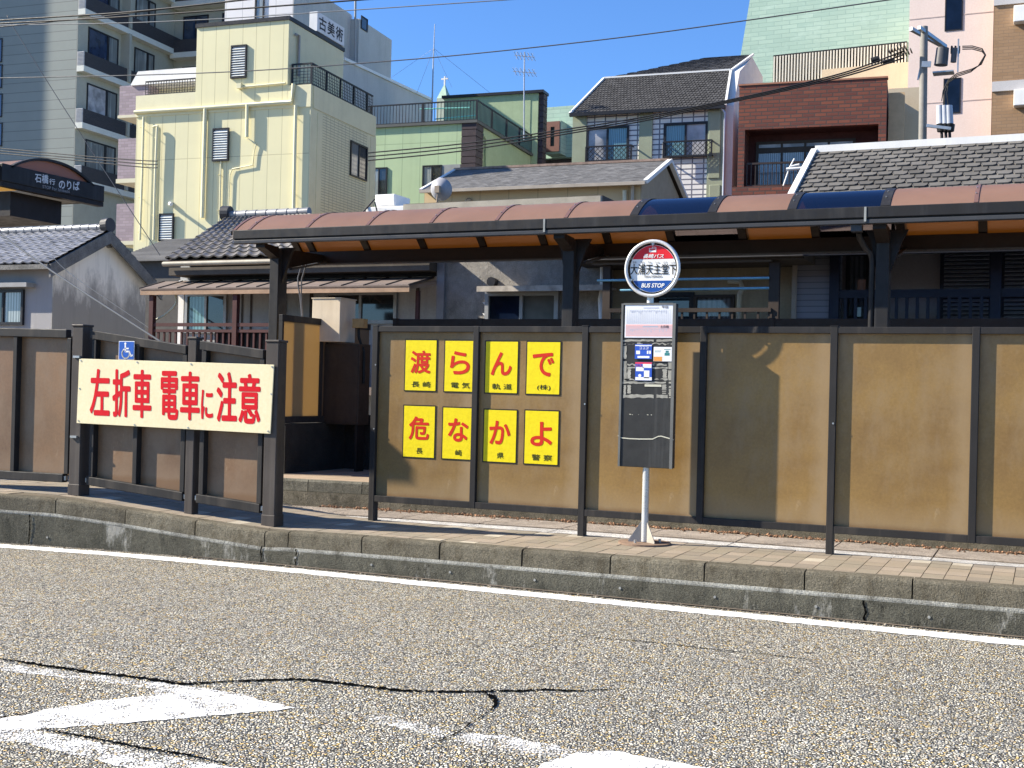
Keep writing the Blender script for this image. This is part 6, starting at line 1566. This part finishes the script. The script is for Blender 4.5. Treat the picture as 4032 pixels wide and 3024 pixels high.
c = f(C_(543, 742)); R = (f(C_(605, 742)).x-c.x); ax = Vector((-.12, .95, .22)).normalized(); e1 = ax.cross(Vector((0, 0, 1))).normalized(); e2 = e1.cross(ax)
mb = MB(); rings = 6; vs = [c-ax*.0]; fs = []
for i in range(1, rings+1):
    rr = R*i/rings*1.08
    for j in range(28): t = 2*math.pi*j/28; vs.append(c+e1*rr*math.cos(t)+e2*rr*math.sin(t)+ax*(.16*(rr/R)**2))
for j in range(28): fs.append((0, 1+j, 1+(j+1) % 28))
for i in range(rings-1):
    for j in range(28): fs.append((1+i*28+j, 1+(i+1)*28+j, 1+(i+1)*28+(j+1) % 28, 1+i*28+(j+1) % 28))
mb.add(vs, fs, 0, True); o = mb.build("reflector", M("dish_grey", (.34, .34, .36), .5, .2, 4), T); md = o.modifiers.new("s", 'SOLIDIFY'); md.thickness = .012
mb = MB(); mb.box(c.x-.06, c.x+.06, c.y-.1, c.y+.0, c.z-.08, c.z+.08); mb.tube([f(C_(525, 900), -.05), f(C_(528, 860), -.05), f(C_(538, 760), -.05)], .022, 8); mb.build("mount", M("mount_rust", (.30, .24, .18), .6), T)

# ---------------------------------------------------------------- utility pole and wires
fr = front_frame(*E_(1235, 900), 27, 0); f = lambda q, d=0: fr.F(*q, d)
T = thing("utility_pole", "concrete utility pole with crossarms and switchgear above the slate roof", "utility pole", fr)
mb = MB(); tp = f(E_(1225, 175)); bt = f(E_(1238, 900)); mb.tube([(bt.x, 0, 0), tp], [.098, .080], 14); mb.build("shaft", M("pole_concrete", (.27, .255, .23), .8, .2, 3, bump=.2), T)
mb = MB(); mb.beam(f(E_(1138, 188), -.1), f(E_(1345, 300), 1.2), .075, .075); mb.build("crossarm", STEEL, T); mb = MB(); mb.beam(f(E_(1192, 180), -.3), f(E_(1365, 305), 1.0), .075, .075); mb.build("crossarm", STEEL, T); mb = MB(); mb.beam(f(E_(1210, 420), -.2), f(E_(1270, 420), -.2), .05, .12); mb.build("pole_band", STEEL, T); mb = MB(); mb.beam(f(E_(1240, 820), -.2), f(E_(1400, 840), -.2), .06, .06); mb.build("crossarm", STEEL, T)
mb = MB(); c = f(E_(1350, 355)); mb.tube([c+Vector((-.05, .1, -.2)), c+Vector((-.02, .1, .16))], [.14, .13], 14); mb.tube([c+Vector((.2, .1, -.16)), c+Vector((.22, .1, .14))], [.06, .06], 10); mb.build("switch_drum", M("drum_grey", (.10, .10, .105), .4), T)
mb = MB(); mb.box(c.x-.2, c.x+.22, -.1, .2, c.z-.40, c.z-.37); mb.beam(c+Vector((.3, 0, .3)), c+Vector((.3, 0, -.4)), .03, .03); mb.beam(c+Vector((-.35, 0, .35)), c+Vector((-.5, 0, -.5)), .04, .03); mb.build("switch_bracket", STEEL, T)
mb = MB()
for x in (1332, 1362, 1390): mb.tube([f(E_(x-4, 690)), f(E_(x, 810))], [.075, .085], 12)
mb.build("arrester", M("arrester_grey", (.46, .48, .52), .35, .15, 4), T)
mb = MB()
for x in (1340, 1367, 1392): mb.tube([f(E_(x, 815)), f(E_(x, 860))], [.11, .09], 10); mb.tube([f(E_(x, 860)), f(E_(x+3, 945))], .03, 8)
mb.build("insulator", BLK, T)
mb = MB()
for i, x in enumerate((1075, 1110, 1145)):
    for k in range(5): p, q = f(E_(x-k*18, 318+k*9+i*16-20), -.2), f(E_(x-k*18-9, 322+k*9+i*16-20), -.2); mb.tube([p, q], [.07, .05], 8)
for i in range(3):
    for k in range(3): p, q = f(E_(1400+k*24, 315+i*10), .8), f(E_(1412+k*24, 315+i*10), .8); mb.tube([p, q], [.06, .05], 8)
mb.tube([f(E_(880, 398)), f(E_(935, 383))], .07, 8); mb.tube([f(E_(955, 410)), f(E_(1030, 392))], .055, 8); mb.build("insulator", BLK, T)
mb = MB()
for i, (x, y) in enumerate(((1340, 660), (1358, 690), (1385, 700))):
    o = i*10
    mb.tube([f(E_(*q), .3) for q in ((1475, 302+o), (1540, 300+o), (1605, 318+o), (1628-o*.3, 360), (1600-o, 420+o*.5), (1540-o*.5, 450+o), (1440, 480+o), (1385, 520+o), (1350+i*12, 590+o), (x, y))], .011, 7)
mb.build("jumper_cable", BLK, T)
WIRE = M("wire_black", (.010, .010, .012), .5, .1, 5); WIREG = M("wire_grey", (.16, .17, .18), .5, .1, 5)
def wire(label, pxs, Y, r, mat=WIRE, group="overhead power lines"):
    fr = Frame(WF.F(*pxs[0], Y)); P = [fr.F(*q) for q in pxs]; out = []
    for i in range(len(P)-1):
        for t in range(6):
            u = t/6; a = P[max(0, i-1)]; b = P[i]; c = P[i+1]; d = P[min(len(P)-1, i+2)]
            out.append(.5*((2*b)+(-a+c)*u+(2*a-5*b+4*c-d)*u*u+(-a+3*b-3*c+d)*u**3))
    out.append(P[-1]); mb = MB(); mb.tube(out, r, 6); o = mb.build("power_cable", mat, None, frame=fr); return tag(o, label, "cable", group)
wire("topmost thick black cable crossing the upper left corner", [(-150, 98), (0, 80), (500, 48), (1000, -5), (1150, -22)], 15, .014)
wire("second thick black cable from the upper left, running just under the topmost one", [(-150, 104), (0, 92), (360, 74), (900, 38), (1466, -4), (1700, -20)], 15.2, .013)
wire("thin black cable sloping up from the left edge to the top of the grey apartments", [(-150, 125), (0, 106), (310, 74), (700, 30), (960, -5)], 15.4, .008)
wire("pale spiral cable crossing the white tower and its sign", [(-150, 102), (120, 97), (500, 90), (900, 72), (1358, 42), (1900, 6), (2100, -8)], 16, .008, WIREG)
wire("long thin cable crossing the whole sky from the yellow penthouse to the green tiles", [(-150, 310), (0, 307), (542, 296), (1000, 278), (1503, 243), (1900, 208), (2425, 150), (2900, 86), (3509, -2), (3700, -30)], 16.5, .009, M("wire_bluegrey", (.07, .075, .085), .5))
for i, w in enumerate(("upper", "middle", "lower")):
    wire("%s one of three black cables sagging from the utility pole past the mansard house" % w, [(1450, 602+i*15), (1822, 566+i*14), (2250, 506+i*9), (2520, 463+i*8), (2860, 396+i*5), (3120, 338+i*6), (3350, 278+i*8), (3560, 200+i*14)], 26.8, .017)
for i, w in enumerate(("top", "middle", "bottom")):
    wire("%s of three thin cables in front of the grey apartments over the arched shelter end" % w, [(-100, 577+i*10), (0, 584+i*10), (300, 612+i*10), (560, 632+i*13), (620, 634+i*13)], 22, .012)
wire("slanting stay wire from the upper left down to the shed roof", [(30, 60), (56, 112), (300, 500), (630, 1005)], 21, .010, M("wire_bluegrey", (.07, .075, .085)), "stay wires")
wire("thick grey stay wire sloping across the gable house wall", [(-60, 880), (0, 919), (230, 1085), (590, 1318), (640, 1350)], 17.0, .018, WIREG, "stay wires")
wire("thin stay wire sloping below the gable of the old house", [(205, 1010), (300, 1095), (600, 1300)], 17.4, .007, WIREG, "stay wires")

# the tall neighbour outside the view on the left whose shade falls on the apartment front
q = WF.F(218, 300, 62) + SUN_TO*26
nb = Frame((q.x, q.y, 0), 4.5)
T = thing("office_tower", "plain tall building outside the view at the far left", "building", nb)
MB().box(-34, 0, 0, 4, -.5, 60).build("wall", WTS, T)
# hillside far behind, mostly hidden by the houses
hm = MB(); N = 40
pts = [(-420+i*22, 260+40*math.sin(i*.7), 6+4*math.sin(i*.9)+3*math.sin(i*.37)) for i in range(N)]
for a, b in zip(pts[:-1], pts[1:]): hm.poly([(a[0], a[1]-80, -.06), (b[0], b[1]-80, -.06), b, a])
struct(hm.build("hills", M("hill_green", (.06, .08, .04), .9, .4, .05)))
